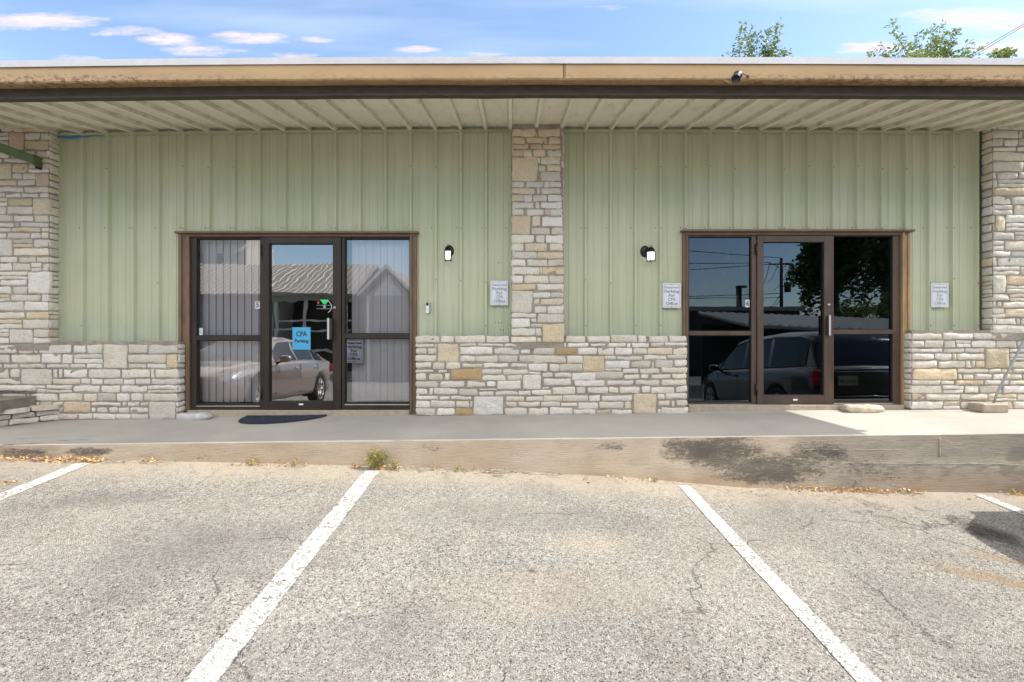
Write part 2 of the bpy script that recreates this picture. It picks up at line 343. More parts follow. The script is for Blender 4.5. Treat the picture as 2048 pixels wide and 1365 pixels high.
def m_kerbface():
    n = NT('board_formed_concrete'); co = n.co(); X, Y, Z = sep_xyz(n)
    gr = n.noise(n.co((1.6,1,30)), 4.5, 7, .7, .6); a = n.noise(co, 1.1, 5, .6); c = n.noise(co, 70, 4, .6)
    col = n.mix(n.ramp(a, .35, .65), (.43,.345,.26), (.50,.42,.335)); col = n.mix(n.ramp(gr, .46, .66, 0, .38), col, (.30,.235,.175)); col = n.mix(n.ramp(n.noise(co, 2.7, 7, .7), .5, .68, 0, .5), col, (.47,.42,.35))
    col = n.mix(n.ramp(c, .5, .75, 0, .3), col, (.24,.19,.15))
    right = n.ramp(X, 2.4, 3.3); col = n.mix(n.math('MULTIPLY', right, .75), col, n.mix(n.ramp(gr, .35, .7), (.34,.31,.27), (.20,.18,.155)))
    warm = n.math('MULTIPLY', n.ramp(Z, .34, .08, 0, 1), n.ramp(n.noise(co, 1.5, 4), .4, .62)); col = n.mix(n.math('MULTIPLY', warm, .55), col, (.36,.235,.13))
    # mildew with an outline of its own
    msk = None
    for cx, cz, rx, rz, s in ((1.95,.45,.50,.17,1),(2.45,.28,.62,.17,1),(2.9,.42,.35,.15,.8),(1.62,.47,.25,.14,.9),(3.3,.3,.6,.2,.45),(4.3,.42,.5,.15,.3),(-4.02,.45,.26,.05,.9),(-4.65,.43,.25,.07,.8),(-3.2,.41,.6,.05,.35),(.95,.5,.2,.06,.55),(-.75,.5,.12,.05,.4),(0.0,.42,.22,.06,.25),(3.9,.2,.7,.1,.3)):
        r2 = n.math('ADD', n.math('POWER', n.math('DIVIDE', n.math('SUBTRACT', X, cx), rx), 2), n.math('POWER', n.math('DIVIDE', n.math('SUBTRACT', Z, cz), rz), 2))
        g = n.ramp(r2, .0, 1.6, s, 0); msk = g if msk is None else n.math('MAXIMUM', msk, g)
    sp = n.math('ADD', n.math('MULTIPLY', n.noise(n.co((1,1,3.0)), 4, 10, .85, .3), .55), n.math('MULTIPLY', n.noise(n.co((1,1,1.8)), 34, 8, .85), .45)); thr = n.ramp(n.math('ADD', sp, n.math('MULTIPLY', msk, .20)), .56, .70)
    col = n.mix(n.math('MULTIPLY', n.math('MULTIPLY', thr, n.ramp(msk, 0, .25)), .85), col, (.06,.055,.05))
    n.bsdf(col, .9, 0, n.bump(gr, .7, .012, n.bump(c, .4, .004))); return n.m
def m_soffit():
    n = NT('soffit_metal'); co = n.co(); a = n.noise(n.co((6,1.2,1)), 2.5, 6, .6, .3); b = n.noise(co, 3.2, 5, .6); X, Y, Z = sep_xyz(n)
    col = n.mix(n.ramp(b, .3, .7), (.74,.69,.57), (.80,.76,.64)); col = n.mix(n.ramp(a, .5, .72, 0, .45), col, (.45,.42,.33))
    wh = n.math('MULTIPLY', n.ramp(n.noise(n.co((7,1,1)), 3.5, 5, .6), .54, .7), n.ramp(n.math('ABSOLUTE', X), .5, 2.2, .8, 0)); col = n.mix(wh, col, (.74,.75,.74))
    rust = n.math('MULTIPLY', n.ramp(Y, -.35, -.02, 0, 1), n.ramp(n.noise(co, 9, 4), .35, .7, 0, .5)); col = n.mix(rust, col, (.30,.27,.16))
    n.bsdf(col, .5, 0, n.bump(b, .2, .01)); return n.m
def m_tan():
    n = NT('tan_painted_metal'); co = n.co(); a = n.noise(n.co((.5,1,1)), 1.3, 5, .6); b = n.noise(n.co((1,1,5)), 12, 6, .7); X, Y, Z = sep_xyz(n)
    col = n.mix(n.ramp(a, .35, .65), (.36,.235,.115), (.43,.29,.15)); 
    rim = n.math('MULTIPLY', n.ramp(Z, 3.99, 3.93, 0, 1), n.ramp(n.noise(n.co((1,1,2)), 16, 6, .75), .46, .62)); 
    side = n.math('ADD', n.ramp(X, -2.0, -4.0, .35, 1), n.ramp(X, 1.6, 2.6, 0, .55)); col = n.mix(n.math('MULTIPLY', rim, side), col, (.12,.07,.04))
    col = n.mix(n.ramp(b, .58, .75, 0, .25), col, (.24,.155,.08))
    n.bsdf(col, .5, 0, n.bump(a, .25, .03, n.bump(b, .15, .003))); return n.m
def m_glass(name, refl, tint, wav=0, rcol=(1,1,1), streak=0):
    n = NT(name); fr = n.new('ShaderNodeFresnel'); fr.inputs[0].default_value = 1.5
    t = n.new('ShaderNodeBsdfTransparent'); n.setin(t.inputs[0], tint); g = n.new('ShaderNodeBsdfGlossy'); g.inputs['Roughness'].default_value = 0; n.setin(g.inputs[0], rcol)
    if wav:
        b = n.bump(n.noise(n.co((1,1,1.4)), 2.6, 2, .4), wav, .02); n.L(b, g.inputs['Normal'])
    f = n.math('MINIMUM', n.math('ADD', n.math('MULTIPLY', fr.outputs[0], 1.2), refl), 1)
    mx = n.new('ShaderNodeMixShader'); n.L(f, mx.inputs[0]); n.L(t.outputs[0], mx.inputs[1]); n.L(g.outputs[0], mx.inputs[2])
    sh = mx.outputs[0]
    if streak:
        d = n.new('ShaderNodeBsdfDiffuse'); n.setin(d.inputs[0], (.35,.38,.42)); s = n.math('MULTIPLY', n.ramp(n.noise(n.co((30,1,1.6)), 3, 5, .7), .52, .75), n.math('MULTIPLY', n.ramp(sep_xyz(n)[0], 2.95, 3.0, streak, 0), n.ramp(sep_xyz(n)[2], 1.7, 2.1, 0, 1)))
        m2 = n.new('ShaderNodeMixShader'); n.L(s, m2.inputs[0]); n.L(sh, m2.inputs[1]); n.L(d.outputs[0], m2.inputs[2]); sh = m2.outputs[0]
    n.L(sh, n.out.inputs[0]); return n.m
def m_leaf(name, c1, c2, tr=.35):
    n = NT(name); co = n.co(); c = n.mix(n.ramp(n.noise(co, 1.1, 3), .35, .65), c1, c2); c = n.mix(n.ramp(n.noise(co, 21, 2), .4, .65, 0, .6), c, (c2[0]*1.5, c2[1]*1.4, c2[2]))
    d = n.bsdf(c, .5); t = n.new('ShaderNodeBsdfTranslucent'); n.L(c, t.inputs[0]); mx = n.new('ShaderNodeMixShader'); mx.inputs[0].default_value = tr
    n.L(d.outputs[0], mx.inputs[1]); n.L(t.outputs[0], mx.inputs[2]); n.L(mx.outputs[0], n.out.inputs[0]); return n.m
def m_bronze(name, c, edge):
    n = NT(name); co = n.co(); a = n.noise(n.co((1,1,.4)), 3, 5, .6); b = n.noise(n.co((3,3,.4)), 14, 5, .7)
    col = n.mix(n.ramp(a, .35, .65), c, edge); col = n.mix(n.ramp(b, .55, .75, 0, .35), col, (edge[0]*1.6, edge[1]*1.6, edge[2]*1.6))
    n.bsdf(col, n.ramp(b, .3, .7, .35, .55), .25, n.bump(b, .1, .002)); return n.m
def m_carpaint(name, c, metal):
    n = NT(name); b = n.bsdf(c, .32, metal); b.inputs['Coat Weight'].default_value = 1; b.inputs['Coat Roughness'].default_value = .03; return n.m

MT = {}
MT['panel'] = m_panel('green_ribbed_metal', (.41,.435,.29), (.46,.475,.345), 1.5)
MT['stone'] = m_stone(); MT['mortar'] = m_mortar(); MT['asphalt'] = m_asphalt(); MT['paint'] = m_paint(); MT['slab'] = m_slab(); MT['kerb'] = m_kerbface()
MT['soffit'] = m_soffit(); MT['tan'] = m_tan()
MT['drip'] = simple('grey_white_metal', (.50,.50,.53), .45, .3, .12, 5)
MT['beam'] = simple('weathered_dark_beam', (.060,.045,.035), .8, 0, .35, 9, .5, 40, (1,1,3))
MT['trimgreen'] = simple('pale_green_trim', (.36,.39,.25), .5)
MT['screw'] = simple('screw_dark', (.05,.05,.045), .5, .5)
MT['bronze'] = m_bronze('dark_bronze', (.022,.016,.014), (.036,.026,.021))
MT['bronze2'] = m_bronze('faded_bronze', (.068,.045,.037), (.10,.066,.052))
MT['brown'] = simple('brown_painted_jamb', (.15,.095,.06), .55, 0, .25, 12, .3, 40, (1,1,.4))
MT['sunlitjamb'] = simple('sunlit_brown_jamb', (.34,.215,.11), .55, 0, .25, 12, .3, 40, (1,1,.4))  # lighter copy of the brown jamb, sunlight painted into its colour
MT['gasket'] = simple('black_gasket', (.008,.008,.009), .6)
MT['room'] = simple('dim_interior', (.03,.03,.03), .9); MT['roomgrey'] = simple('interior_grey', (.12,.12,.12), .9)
MT['glass1'] = m_glass('clear_window_glass', .16, (.82,.84,.86), .010)
MT['glass1d'] = m_glass('clear_door_glass', .24, (.75,.78,.8), .05)
MT['glass2'] = m_glass('tinted_window_glass', .04, (.12,.13,.14), .008, (.75,.88,1), .22)
MT['glass2b'] = m_glass('tinted_door_glass', .06, (.12,.13,.14), .010, (.75,.88,1))
MT['blind'] = simple('vinyl_blind', (.66,.61,.62), .6, 0, .05, 3)
MT['alu'] = simple('brushed_aluminium', (.62,.62,.62), .35, .9, .08, 30, 0)
MT['white'] = simple('white_plastic', (.75,.75,.77), .45, 0, .04)
MT['black'] = simple('black_plastic', (.012,.012,.013), .4)
MT['signface'] = simple('faded_sign_white', (.62,.64,.70), .45, 0, .05, 10); MT['signink'] = simple('faded_sign_ink', (.25,.26,.32), .5); MT['signpale'] = simple('bleached_sign_ink', (.36,.36,.42), .5)
MT['darkink'] = simple('dark_ink', (.03,.03,.04), .6); MT['bluepaper'] = simple('blue_paper', (.06,.36,.62), .7, 0, .05)
MT['lampglass'] = emis('lit_frosted_glass', (.8,.79,.76), .5)
MT['lampmetal'] = simple('black_cast_metal', (.012,.012,.012), .35, .4)
_n = NT('navy_flecked_mat'); _c = _n.co(); _f = _n.ramp(_n.vor(_c, 60), .0, .22, 1, 0)
_n.bsdf(_n.mix(_n.math('MULTIPLY', _f, _n.ramp(_n.noise(_c, 17, 3), .45, .6)), _n.mix(_n.ramp(_n.noise(_c, 35, 3), .4, .6), (.004,.008,.02), (.012,.025,.06)), (.10,.13,.18)), .9, 0, _n.bump(_n.noise(_c, 70, 3), 1, .01)); MT['mat'] = _n.m
MT['rock'] = simple('cream_rock', (.47,.41,.32), .92, 0, .25, 12, .9, 45); MT['rockgrey'] = simple('pale_grey_rock', (.46,.46,.46), .92, 0, .18, 12, .8, 45)
MT['block'] = simple('grey_tan_concrete', (.34,.29,.23), .92, 0, .2, 14, .8, 60)
MT['steel'] = simple('galvanised_steel', (.30,.33,.37), .45, .7, .15, 12)
MT['greenbeam'] = simple('dark_green_painted_metal', (.085,.13,.065), .45, 0, .2, 6); MT['tarp'] = simple('blue_plastic_sheet', (.05,.20,.42), .4)
MT['leaf'] = m_leaf('oak_leaf', (.075,.13,.035), (.14,.20,.06)); MT['leaf2'] = m_leaf('pecan_leaf', (.10,.16,.04), (.20,.25,.07)); MT['leafdk'] = m_leaf('dark_oak_leaf', (.03,.06,.02), (.06,.1,.03))
MT['bark'] = simple('bark', (.11,.085,.065), .95, 0, .3, 10, .8, 30, (1,1,.3))
MT['weed'] = m_leaf('weed_leaf', (.16,.22,.05), (.30,.32,.10), .3); MT['weeddry'] = m_leaf('dry_weed', (.38,.30,.15), (.46,.34,.2), .2)
MT['litter'] = m_leaf('dry_leaf_litter', (.30,.17,.07), (.44,.29,.15), .15); MT['twig'] = simple('grey_twig', (.30,.26,.22), .9)
MT['patina'] = simple('pale_blue_patina', (.22,.34,.34), .7, 0, .35, 14, .3, 40)

# ------------------------------------------------------------------ ground, kerb and walk
def interp(t, pts):
    if t <= pts[0][0]: a, b = pts[0], pts[1]
    elif t >= pts[-1][0]: a, b = pts[-2], pts[-1]
    else:
        for a, b in zip(pts, pts[1:]):
            if a[0] <= t <= b[0]: break
    return a[1]+(b[1]-a[1])*(t-a[0])/(b[0]-a[0])
def lot_edge(x):
    x = max(-9, min(9, x)); return interp(x, [(-9,.47),(-4.87,.393),(-2.4,.335),(-1.2,.312),(0,.268),(1.2,.20),(2.26,.11),(3.4,.075),(4.87,.05),(9,-.02)])
SY = -1.36
def zslab(x, Y): return .571+.0117*x+.039*(Y-SY)
def zlot(x, Y):
    d = max(0, SY-Y); dd = min(d, 6); s = .062*dd - .062*max(0, dd-5)**2/2
    b = lot_edge(x); far = min(1, d/14)
    z = (b-s)*(1-far) + (-.17)*far if d > 0 else b
    return z + .006*noise.noise((x*.9, Y*.9, 1.3)) + .012*noise.noise((x*.3, Y*.3, 4.1))
def axis(lo, hi, fine0, fine1, step, g=1.35):
    a = [fine0]
    while a[-1] < fine1: a.append(a[-1]+step)
    s = step; t = a[-1]
    while t < hi: s *= g; t += s; a.append(t)
    s = step; t = a[0]; pre = []
    while t > lo: s *= g; t -= s; pre.append(t)
    return pre[::-1]+a
mb = MB(); xs = axis(-1500, 1500, -8, 8, .16); ys = axis(-1500, 1500, -9, -1.2, .15)
mb.add([(x, y, zlot(x, min(y, 0)) - (0 if y < 3 else .1)) for y in ys for x in xs],
       [[j*len(xs)+i, j*len(xs)+i+1, (j+1)*len(xs)+i+1, (j+1)*len(xs)+i] for j in range(len(ys)-1) for i in range(len(xs)-1)], 0, None, True)
mb.build('ground', MT['asphalt'], kind='structure')
def stripe(xa, y0, y1, wd, seed):
    m = MB(); n = int((y1-y0)/.05); rr = random.Random(seed); vs = []
    for i in range(n+1):
        y = y0+(y1-y0)*i/n; j = .006*noise.noise((seed, y*6, 0)); k = .006*noise.noise((seed+9, y*6, 0))
        for t in (0, .25, .5, .75, 1):
            x = xa-wd/2+wd*t+(j if t < .5 else k); vs.append((x, y, zlot(x, y)+.005))
    m.add(vs, [[i*5+q, i*5+q+1, i*5+q+6, i*5+q+5] for i in range(n) for q in range(4)], 0, None, True)
    return m.build('parking_line', MT['paint'], kind='structure')
for k, (xa, y1, wd) in enumerate(((-1.29,-1.50,.135),(1.60,-1.47,.115),(-3.98,-1.47,.13),(4.37,-1.44,.11),(-6.72,-1.45,.12),(7.1,-1.45,.12))): stripe(xa, -6.6, y1, wd, k*3.1)

# walk slab: top, and its cast front face with irregular arris
m = MB(); xs = [-13+.08*i for i in range(290)]; ysl = [SY, SY+.012, -1.2, -.9, -.6, -.3, 0, .32]
m.add([(x, y + (.006*noise.noise((x*5, 0, 2)) if j == 0 else 0), zslab(x, y) - (.008 + .006*abs(noise.noise((x*9, 3, 2))) if j == 0 else 0)) for j, y in enumerate(ysl) for x in xs],
      [[j*len(xs)+i, j*len(xs)+i+1, (j+1)*len(xs)+i+1, (j+1)*len(xs)+i] for j in range(len(ysl)-1) for i in range(len(xs)-1)], 0)
m.build('walkway', MT['slab'], kind='structure')
m = MB(); rows = 14; vs = []
for j in range(rows+1):
    for x in xs:
        zt = zslab(x, SY)-.008-.006*abs(noise.noise((x*9, 3, 2))); zb = -.1; t = j/rows; z = zb+(zt-zb)*t
        y = SY+.006*noise.noise((x*5, 0, 2)) + .006*noise.noise((x*3, z*14, 7))
        if x > 1.2: y -= .012*min(1, (x-1.2)/.5)*(1 if z < .34+.01*noise.noise((x*2,0,0)) else 0)
        if j == rows: y = SY+.006*noise.noise((x*5, 0, 2))
        vs.append((x, y, z))
m.add(vs, [[j*len(xs)+i, j*len(xs)+i+1, (j+1)*len(xs)+i+1, (j+1)*len(xs)+i] for j in range(rows) for i in range(len(xs)-1)], 0, None, True)
# ragged mortar fins at board joints
def fin(pts, r=.004):
    m.tube([(x, SY-.012+.003*math.sin(x*40), z+.006*noise.noise((x*7, z, 3))) for x, z in pts], [r*(.6+.8*abs(noise.noise((x*13, 1, 1)))) for x, z in pts], 5)
fin([(3.0+.1*i, .345-.004*i*.2) for i in range(19)]); fin([(2.7+.09*i, .47) for i in range(12)], .003)
fin([(4.05, .40+.02*i) for i in range(10)], .007)
m.build('kerb', MT['kerb'], kind='structure')

# ------------------------------------------------------------------ masonry
rng = random.Random(7)
TINT = {'w': [(.66,.63,.58),(.69,.67,.635),(.62,.59,.54),(.71,.69,.66),(.65,.61,.55),(.68,.63,.56)], 't': [(.60,.50,.36),(.58,.50,.38),(.61,.52,.40)], 'g': [(.55,.515,.465),(.58,.55,.51)],
        'o': [(.46,.33,.18)], 'p': [(.60,.46,.39)], 'c': [(.66,.55,.40),(.64,.55,.43)]}
def tint(k='w'):
    c = rng.choice(TINT[k]); j = rng.uniform(.97, 1.17); return (c[0]*j, c[1]*j, c[2]*j*rng.uniform(.97,1.02), 1)
def autotint():
    r = rng.random(); return tint('w' if r < .86 else 'c' if r < .94 else 't' if r < .96 else 'g')
def axis1(h):
    n = max(1, int(h*2/.035)); e = min(.0045, h*.25); t = [-h, -h+e, -h+e*3]; inner = [-h+e*3+(2*h-e*6)*i/n for i in range(1, n)]
    return t+inner+[h-e*3, h-e, h]
def stone(mb, cu, cv, hu, hv, O, U, N, col, proud=.0, mi=0):
    """one dressed stone: O origin, U along the wall, N outward; centre (cu,cv), half sizes hu,hv"""
    hu += .0055; hv += .0055; us, vs_ = axis1(hu), axis1(hv); r = min(hu, hv, .034)*rng.uniform(.3, .8); sd = rng.uniform(0, 100); vs = []
    tl = rng.uniform(-.06,.06); tp = rng.uniform(-.035,.035)
    for b in vs_:
        for a in us:
            qa = max(-(hu-r), min(hu-r, a)); qb = max(-(hv-r), min(hv-r, b)); da, db = a-qa, b-qb; x, z = a, b
            if abs(da) > 1e-6 and abs(db) > 1e-6:
                k = max(abs(da), abs(db))/math.hypot(da, db); x, z = qa+da*k, qb+db*k
            e = min(hu-abs(a), hv-abs(b))
            x += .012*noise.noise((sd, x*11, z*11)); z += .011*noise.noise((sd+50, x*10, z*10)); z += tp*x*.35*(1 if hv > .02 else 0)
            x *= 1+tl*(b/hv)*.35
            rd = .006+proud + .0075*noise.noise((sd, x*9, z*14)) + .004*noise.noise((sd+9, x*28, z*40))
            if e < 1e-6: rd = -.022
            elif e < .0075: rd = rd*.62-.002
            P = O + U*(cu+x) + Vector((0,0,cv+z)) + N*rd; vs.append(P)
    nu, nv = len(us), len(vs_); fl = N.cross(U).z > 0
    fs = [[j*nu+i, j*nu+i+1, (j+1)*nu+i+1, (j+1)*nu+i] for j in range(nv-1) for i in range(nu-1)]
    if not fl: fs = [f[::-1] for f in fs]
    mb.add(vs, fs, mi, col, True)
def rand_rows(z0, z1):
    rows = [z0]
    while rows[-1] < z1-.05: rows.append(rows[-1]+rng.choice((.062,.08,.09,.098,.105,.118)))
    k = (z1-z0)/(rows[-1]-z0); return [z0+(r-z0)*k for r in rows]
def fill(mb, O, U, N, u0, u1, rows, specials=(), wmin=.12, wmax=.42, gap=.016, bot=None):
    """random coursed stones with large ones (u0,u1,z0,z1,kind) cut into the courses"""
    sp = []
    for (a, b, c, d, k) in specials:
        i0 = min(range(len(rows)), key=lambda i: abs(rows[i]-c)); i1 = min(range(len(rows)), key=lambda i: abs(rows[i]-d))
        if i1 <= i0: i1 = i0+1
        sp.append((a, b, i0, i1)); 
        stone(mb, (a+b)/2, (rows[i0]+rows[min(i1,len(rows)-1)])/2, (b-a)/2-gap/2, (rows[min(i1,len(rows)-1)]-rows[i0])/2-gap/2, O, U, N, tint(k), .004)
    for i in range(len(rows)-1):
        spans = [(u0, u1)]
        for (a, b, i0, i1) in sp:
            if i0 <= i < i1:
                ns = []
                for (p, q) in spans:
                    if a > p: ns.append((p, min(a, q)))
                    if b < q: ns.append((max(b, p), q))
                    if a >= q or b <= p: ns = [n_ for n_ in ns]
                spans = [s for s in ns if s[1]-s[0] > .025]
        h = rows[i+1]-rows[i]
        for (p, q) in spans:
            x = p
            while x < q-.02:
                wd = rng.uniform(wmin, wmax) if rng.random() > .10 else rng.uniform(.045, .07)
                if q-(x+wd) < wmin*.7: wd = q-x
                if h > .085 and rng.random() < .2 and wd > .12:      # split course
                    s = rng.uniform(.4, .6)
                    for zz, hh in ((rows[i]+h*s/2, h*s/2), (rows[i]+h*s+h*(1-s)/2, h*(1-s)/2)):
                        stone(mb, x+wd/2, zz, wd/2-gap/2-rng.uniform(0,.004), hh-gap*.4, O, U, N, autotint())
                else:
                    stone(mb, x+wd/2, rows[i]+h/2+rng.uniform(-.002,.002), wd/2-gap/2-rng.uniform(0,.006), h/2-gap/2-rng.uniform(0,.005), O, U, N, autotint(), rng.uniform(-.003,.006))
                x += wd
X_, NX_, Y_ = Vector((1,0,0)), Vector((-1,0,0)), Vector((0,1,0))

bld = empty('commercial_building', (0, 0, 0), 0, 'single storey shop building with green ribbed metal walls and pale limestone piers', 'building')
YP, YB = -.150, -.140          # front mortar planes of the piers and of the base walls
# centre pier, stones set out from the photograph's courses
def explicit(mb, lst, ox, oy, s, Yp, O, dropz=0):
    Zd = Yp-CY
    for (a, b, c, d, k) in lst:
        x0, x1 = wx(ox+a/s, Yp), wx(ox+b/s, Yp); z1, z0 = wz(oy+c/s, Yp), wz(oy+d/s, Yp)
        stone(mb, (x0+x1)/2, (z0+z1)/2, (x1-x0)/2, (z1-z0)/2, O, X_, -Y_, tint(k), rng.uniform(-.002,.006))
def row(y0, y1, *xs):
    out = []
    for t in xs:
        k = 'w'; y = (y0, y1)
        if isinstance(t[-1], str): k = t[-1]; t = t[:-1]
        if len(t) == 4: y = t[2:]
        out.append((t[0], t[1], y[0], y[1], k))
    return out
A = (row(108,190,(88,348,'c'),(352,370,'c'),(382,628,'c'))+row(205,270,(90,225,'c'),(245,430,'c'),(440,482,'t'),(500,626,'c'))+row(282,330,(88,265,'c'),(288,415,'t'),(428,628,'c'))
  +row(345,415,(88,203,'c'),(215,300),(318,460,'c'),(488,630))+[(85,368,425,695,'c'),(372,395,432,487,'w'),(403,630,425,505,'w'),(392,460,520,583,'w'),(482,630,520,583,'c'),(403,630,592,695,'w')]
  +row(706,766,(85,212),(242,435),(445,496),(505,634))+row(780,840,(80,332,'c'),(368,388),(410,636))+row(855,928,(82,200,'c'),(216,300),(316,470),(494,638))+row(940,1005,(82,326),(348,388),(408,638))
  +row(1020,1085,(84,206),(244,446),(456,512,'p'),(522,648))+[(76,282,1095,1300,'t'),(312,395,1095,1210,'w'),(420,652,1108,1210,'w'),(302,508,1232,1298,'w'),(530,652,1232,1298,'w')])
B = (row(62,148,(80,328),(348,448),(466,656))+row(160,238,(78,210),(236,472,'t'),(516,655))+row(258,325,(80,362),(370,658,'c'))+row(342,410,(78,234),(250,480),(494,660,'g'))
  +row(428,502,(80,392),(400,416),(430,664,'c'))+row(525,605,(80,205),(224,494),(502,668))+row(622,685,(80,352,'c'),(370,664))
  +[(80,308,700,940,'w'),(318,514,715,772,'w'),(524,662,715,768,'g'),(325,392,788,845,'w'),(410,662,788,850,'c'),(338,474,872,942,'w'),(486,664,872,955,'w'),(80,358,950,996,'w'),(80,282,1012,1108,'w'),(298,355,1012,1050,'w'),
    (378,668,965,1055,'w'),(295,422,1070,1105,'w'),(430,672,1075,1278,'t'),(78,342,1122,1202,'w'),(352,408,1125,1200,'w'),(76,352,1222,1278,'w'),(362,408,1230,1275,'w')])
mb = MB(); O = Vector((0, YP, 0)); explicit(mb, A, 1010, 240, 5.685, YP, O); explicit(mb, B, 1010, 460, 5.685, YP, O)
px0, px1 = wx(1024.5, YP), wx(1125, YP)
zb = wz(674, YP)+.0
mb.prism([(px0+.008, zb-.15), (px1+.020, zb-.15), (px1+.012, 3.0), (px1+.0, 4.13), (px0+.006, 4.13)], YP, .06, 1)
rws = rand_rows(zb+.02, 4.02)
for sx, xx in ((-1, px0+.004), (1, px1+.010)):
    fill(mb, Vector((xx, 0, 0)), Y_*1.0, X_*sx, -.155, -.02, rws, (), .12, .2)
mb.build('stone_pillar', [MT['stone'], MT['mortar']], bld, label='narrow centre limestone pier between the two shop fronts')
# centre base wall
C1 = (row(95,185,(80,430),(455,640),(657,1095),(1112,1450),(1480,1840,110,178),(1858,1915,118,180))+row(212,250,(85,350),(362,400),(735,965,205,236),(1000,1362,205,236),(1390,1660,205,246),(1700,1980,202,242))
  +[(415,705,212,470,'c')]+row(278,350,(85,235),(260,388),(740,1205,250,355),(1245,1595,262,350,'g'),(1625,1755,265,350))+row(375,458,(85,380),(740,940,385,465),(960,1275,385,470),(1295,1565,378,470,'g'),(1605,1925,378,470,'g'))
  +row(480,570,(85,308,480,550),(335,500),(530,732),(762,1055,500,548),(1085,1425,492,548),(1482,1710,500,548),(1740,2010,502,600))+row(590,625,(85,345),(410,545))+[(600,1045,580,728,'o')]
  +row(645,735,(85,238),(280,480),(512,578),(1060,1338,580,645),(1365,1715,582,650),(1070,1392,668,735),(1420,1635,668,728),(1730,1905,622,648))+[(1655,1915,662,868,'w')]
  +row(755,835,(85,405),(442,800),(840,1098),(1125,1250),(1282,1618,748,870))+row(860,945,(90,250),(285,335),(358,688),(712,992,865,958,'g'),(1018,1272,860,885),(1008,1220,903,960),(1252,1578,898,950),(1590,1755,898,950))
  +row(975,1020,(90,400),(438,578),(595,890))+[(935,1360,978,1240,'w')]+row(978,1040,(1402,1662),(1700,1945))+row(1045,1130,(90,285),(308,658),(678,860),(880,912),(1412,1558,1055,1115),(1582,1898,1062,1120))
  +row(1150,1250,(90,368,'g'),(395,648),(665,905,'o'),(1390,1712,'g'),(1735,2020)))
C2 = (row(92,165,(295,545),(585,880),(905,1252,80,165),(1275,1382),(1425,1672),(1705,1925))+row(185,235,(35,280),(315,590),(625,818,192,220),(868,1100),(1120,1168),(1192,1415),(1445,1622,180,225),(1645,1935,180,220))
  +row(250,335,(-150,125),(150,418,'o'),(450,710),(725,935),(962,1188),(1208,1385),(1405,1730,'c'),(1755,1935))+row(360,450,(-140,278),(305,510),(812,962,365,405),(982,1318,368,410),(1350,1645,352,408),(1675,1935,345,388))+[(525,805,362,568,'t')]
  +row(470,565,(-60,35),(62,188),(205,510,'g'),(830,1150,428,515),(1180,1445,430,512,'g'),(1462,1490,440,520),(1510,1740,418,515),(1765,1935,415,498))+row(535,595,(815,1040,532,560),(1062,1272),(1292,1562),(1590,1932,520,585))
  +row(590,645,(-35,105),(130,355),(375,688,590,680),(698,1062,575,665,'g'),(1085,1288,620,678),(1310,1420,615,665),(1458,1708,615,665),(1745,1930,605,660))+row(668,760,(-18,355),(402,815,695,765),(845,1205,700,752),(1240,1555,690,752),(1595,1932,685,755))
  +row(785,865,(-30,55,785,805),(-182,85,825,885),(100,405,788,875),(438,548),(582,862),(875,1000),(1018,1288),(1322,1430,772,852),(1450,1760),(1795,1935,772,845))
  +row(900,970,(-18,235),(248,588),(610,740),(780,1185),(1542,1625,880,945),(1648,1938,870,940))+[(1214,1520,878,1145,'t')]+row(990,1045,(-52,210),(222,430,1000,1038),(455,722,1000,1078),(745,1065,990,1070),(1098,1172,990,1070),(1552,1698,968,1035),(1730,1762,975,1048),(1800,1945,970,1040))
  +row(1065,1155,(-45,38),(60,375),(395,685,1092,1150),(712,888,1098,1148,'p'),(912,1180,1092,1148),(1550,1580,1085,1135),(1592,1948)))
mb = MB(); O = Vector((0, YB, 0)); explicit(mb, C1, 820, 660, 7.314, YB, O); explicit(mb, C2, 1090, 660, 6.827, YB, O)
bx0, bx1 = wx(833, YB), wx(1371, YB); ztop = wz(675.5, YB)
mb.prism([(bx0+.01, zslab(bx0,YB)-.05), (bx1, zslab(bx1,YB)-.05), (bx1, ztop), (bx0+.01, ztop+.0)], YB, .05, 1)
rws = rand_rows(.62, ztop)
for sx, xx in ((-1, bx0+.008), (1, bx1-.002)): fill(mb, Vector((xx, 0, 0)), Y_, X_*sx, -.145, .03, rws, (), .12, .2)
for i in range(14):   # tops of the cap stones
    a = bx0+(bx1-bx0)*i/14; b = bx0+(bx1-bx0)*(i+1)/14
    if b < px0 or a > px1+.02: mb.box(a+.008, b-.008, YB+.004, .02, ztop-.01, ztop+.006, 1, .004)
mb.build('stone_base_wall', [MT['stone'], MT['mortar']], bld, label='low centre wall of pale limestone rubble between the two shop fronts')

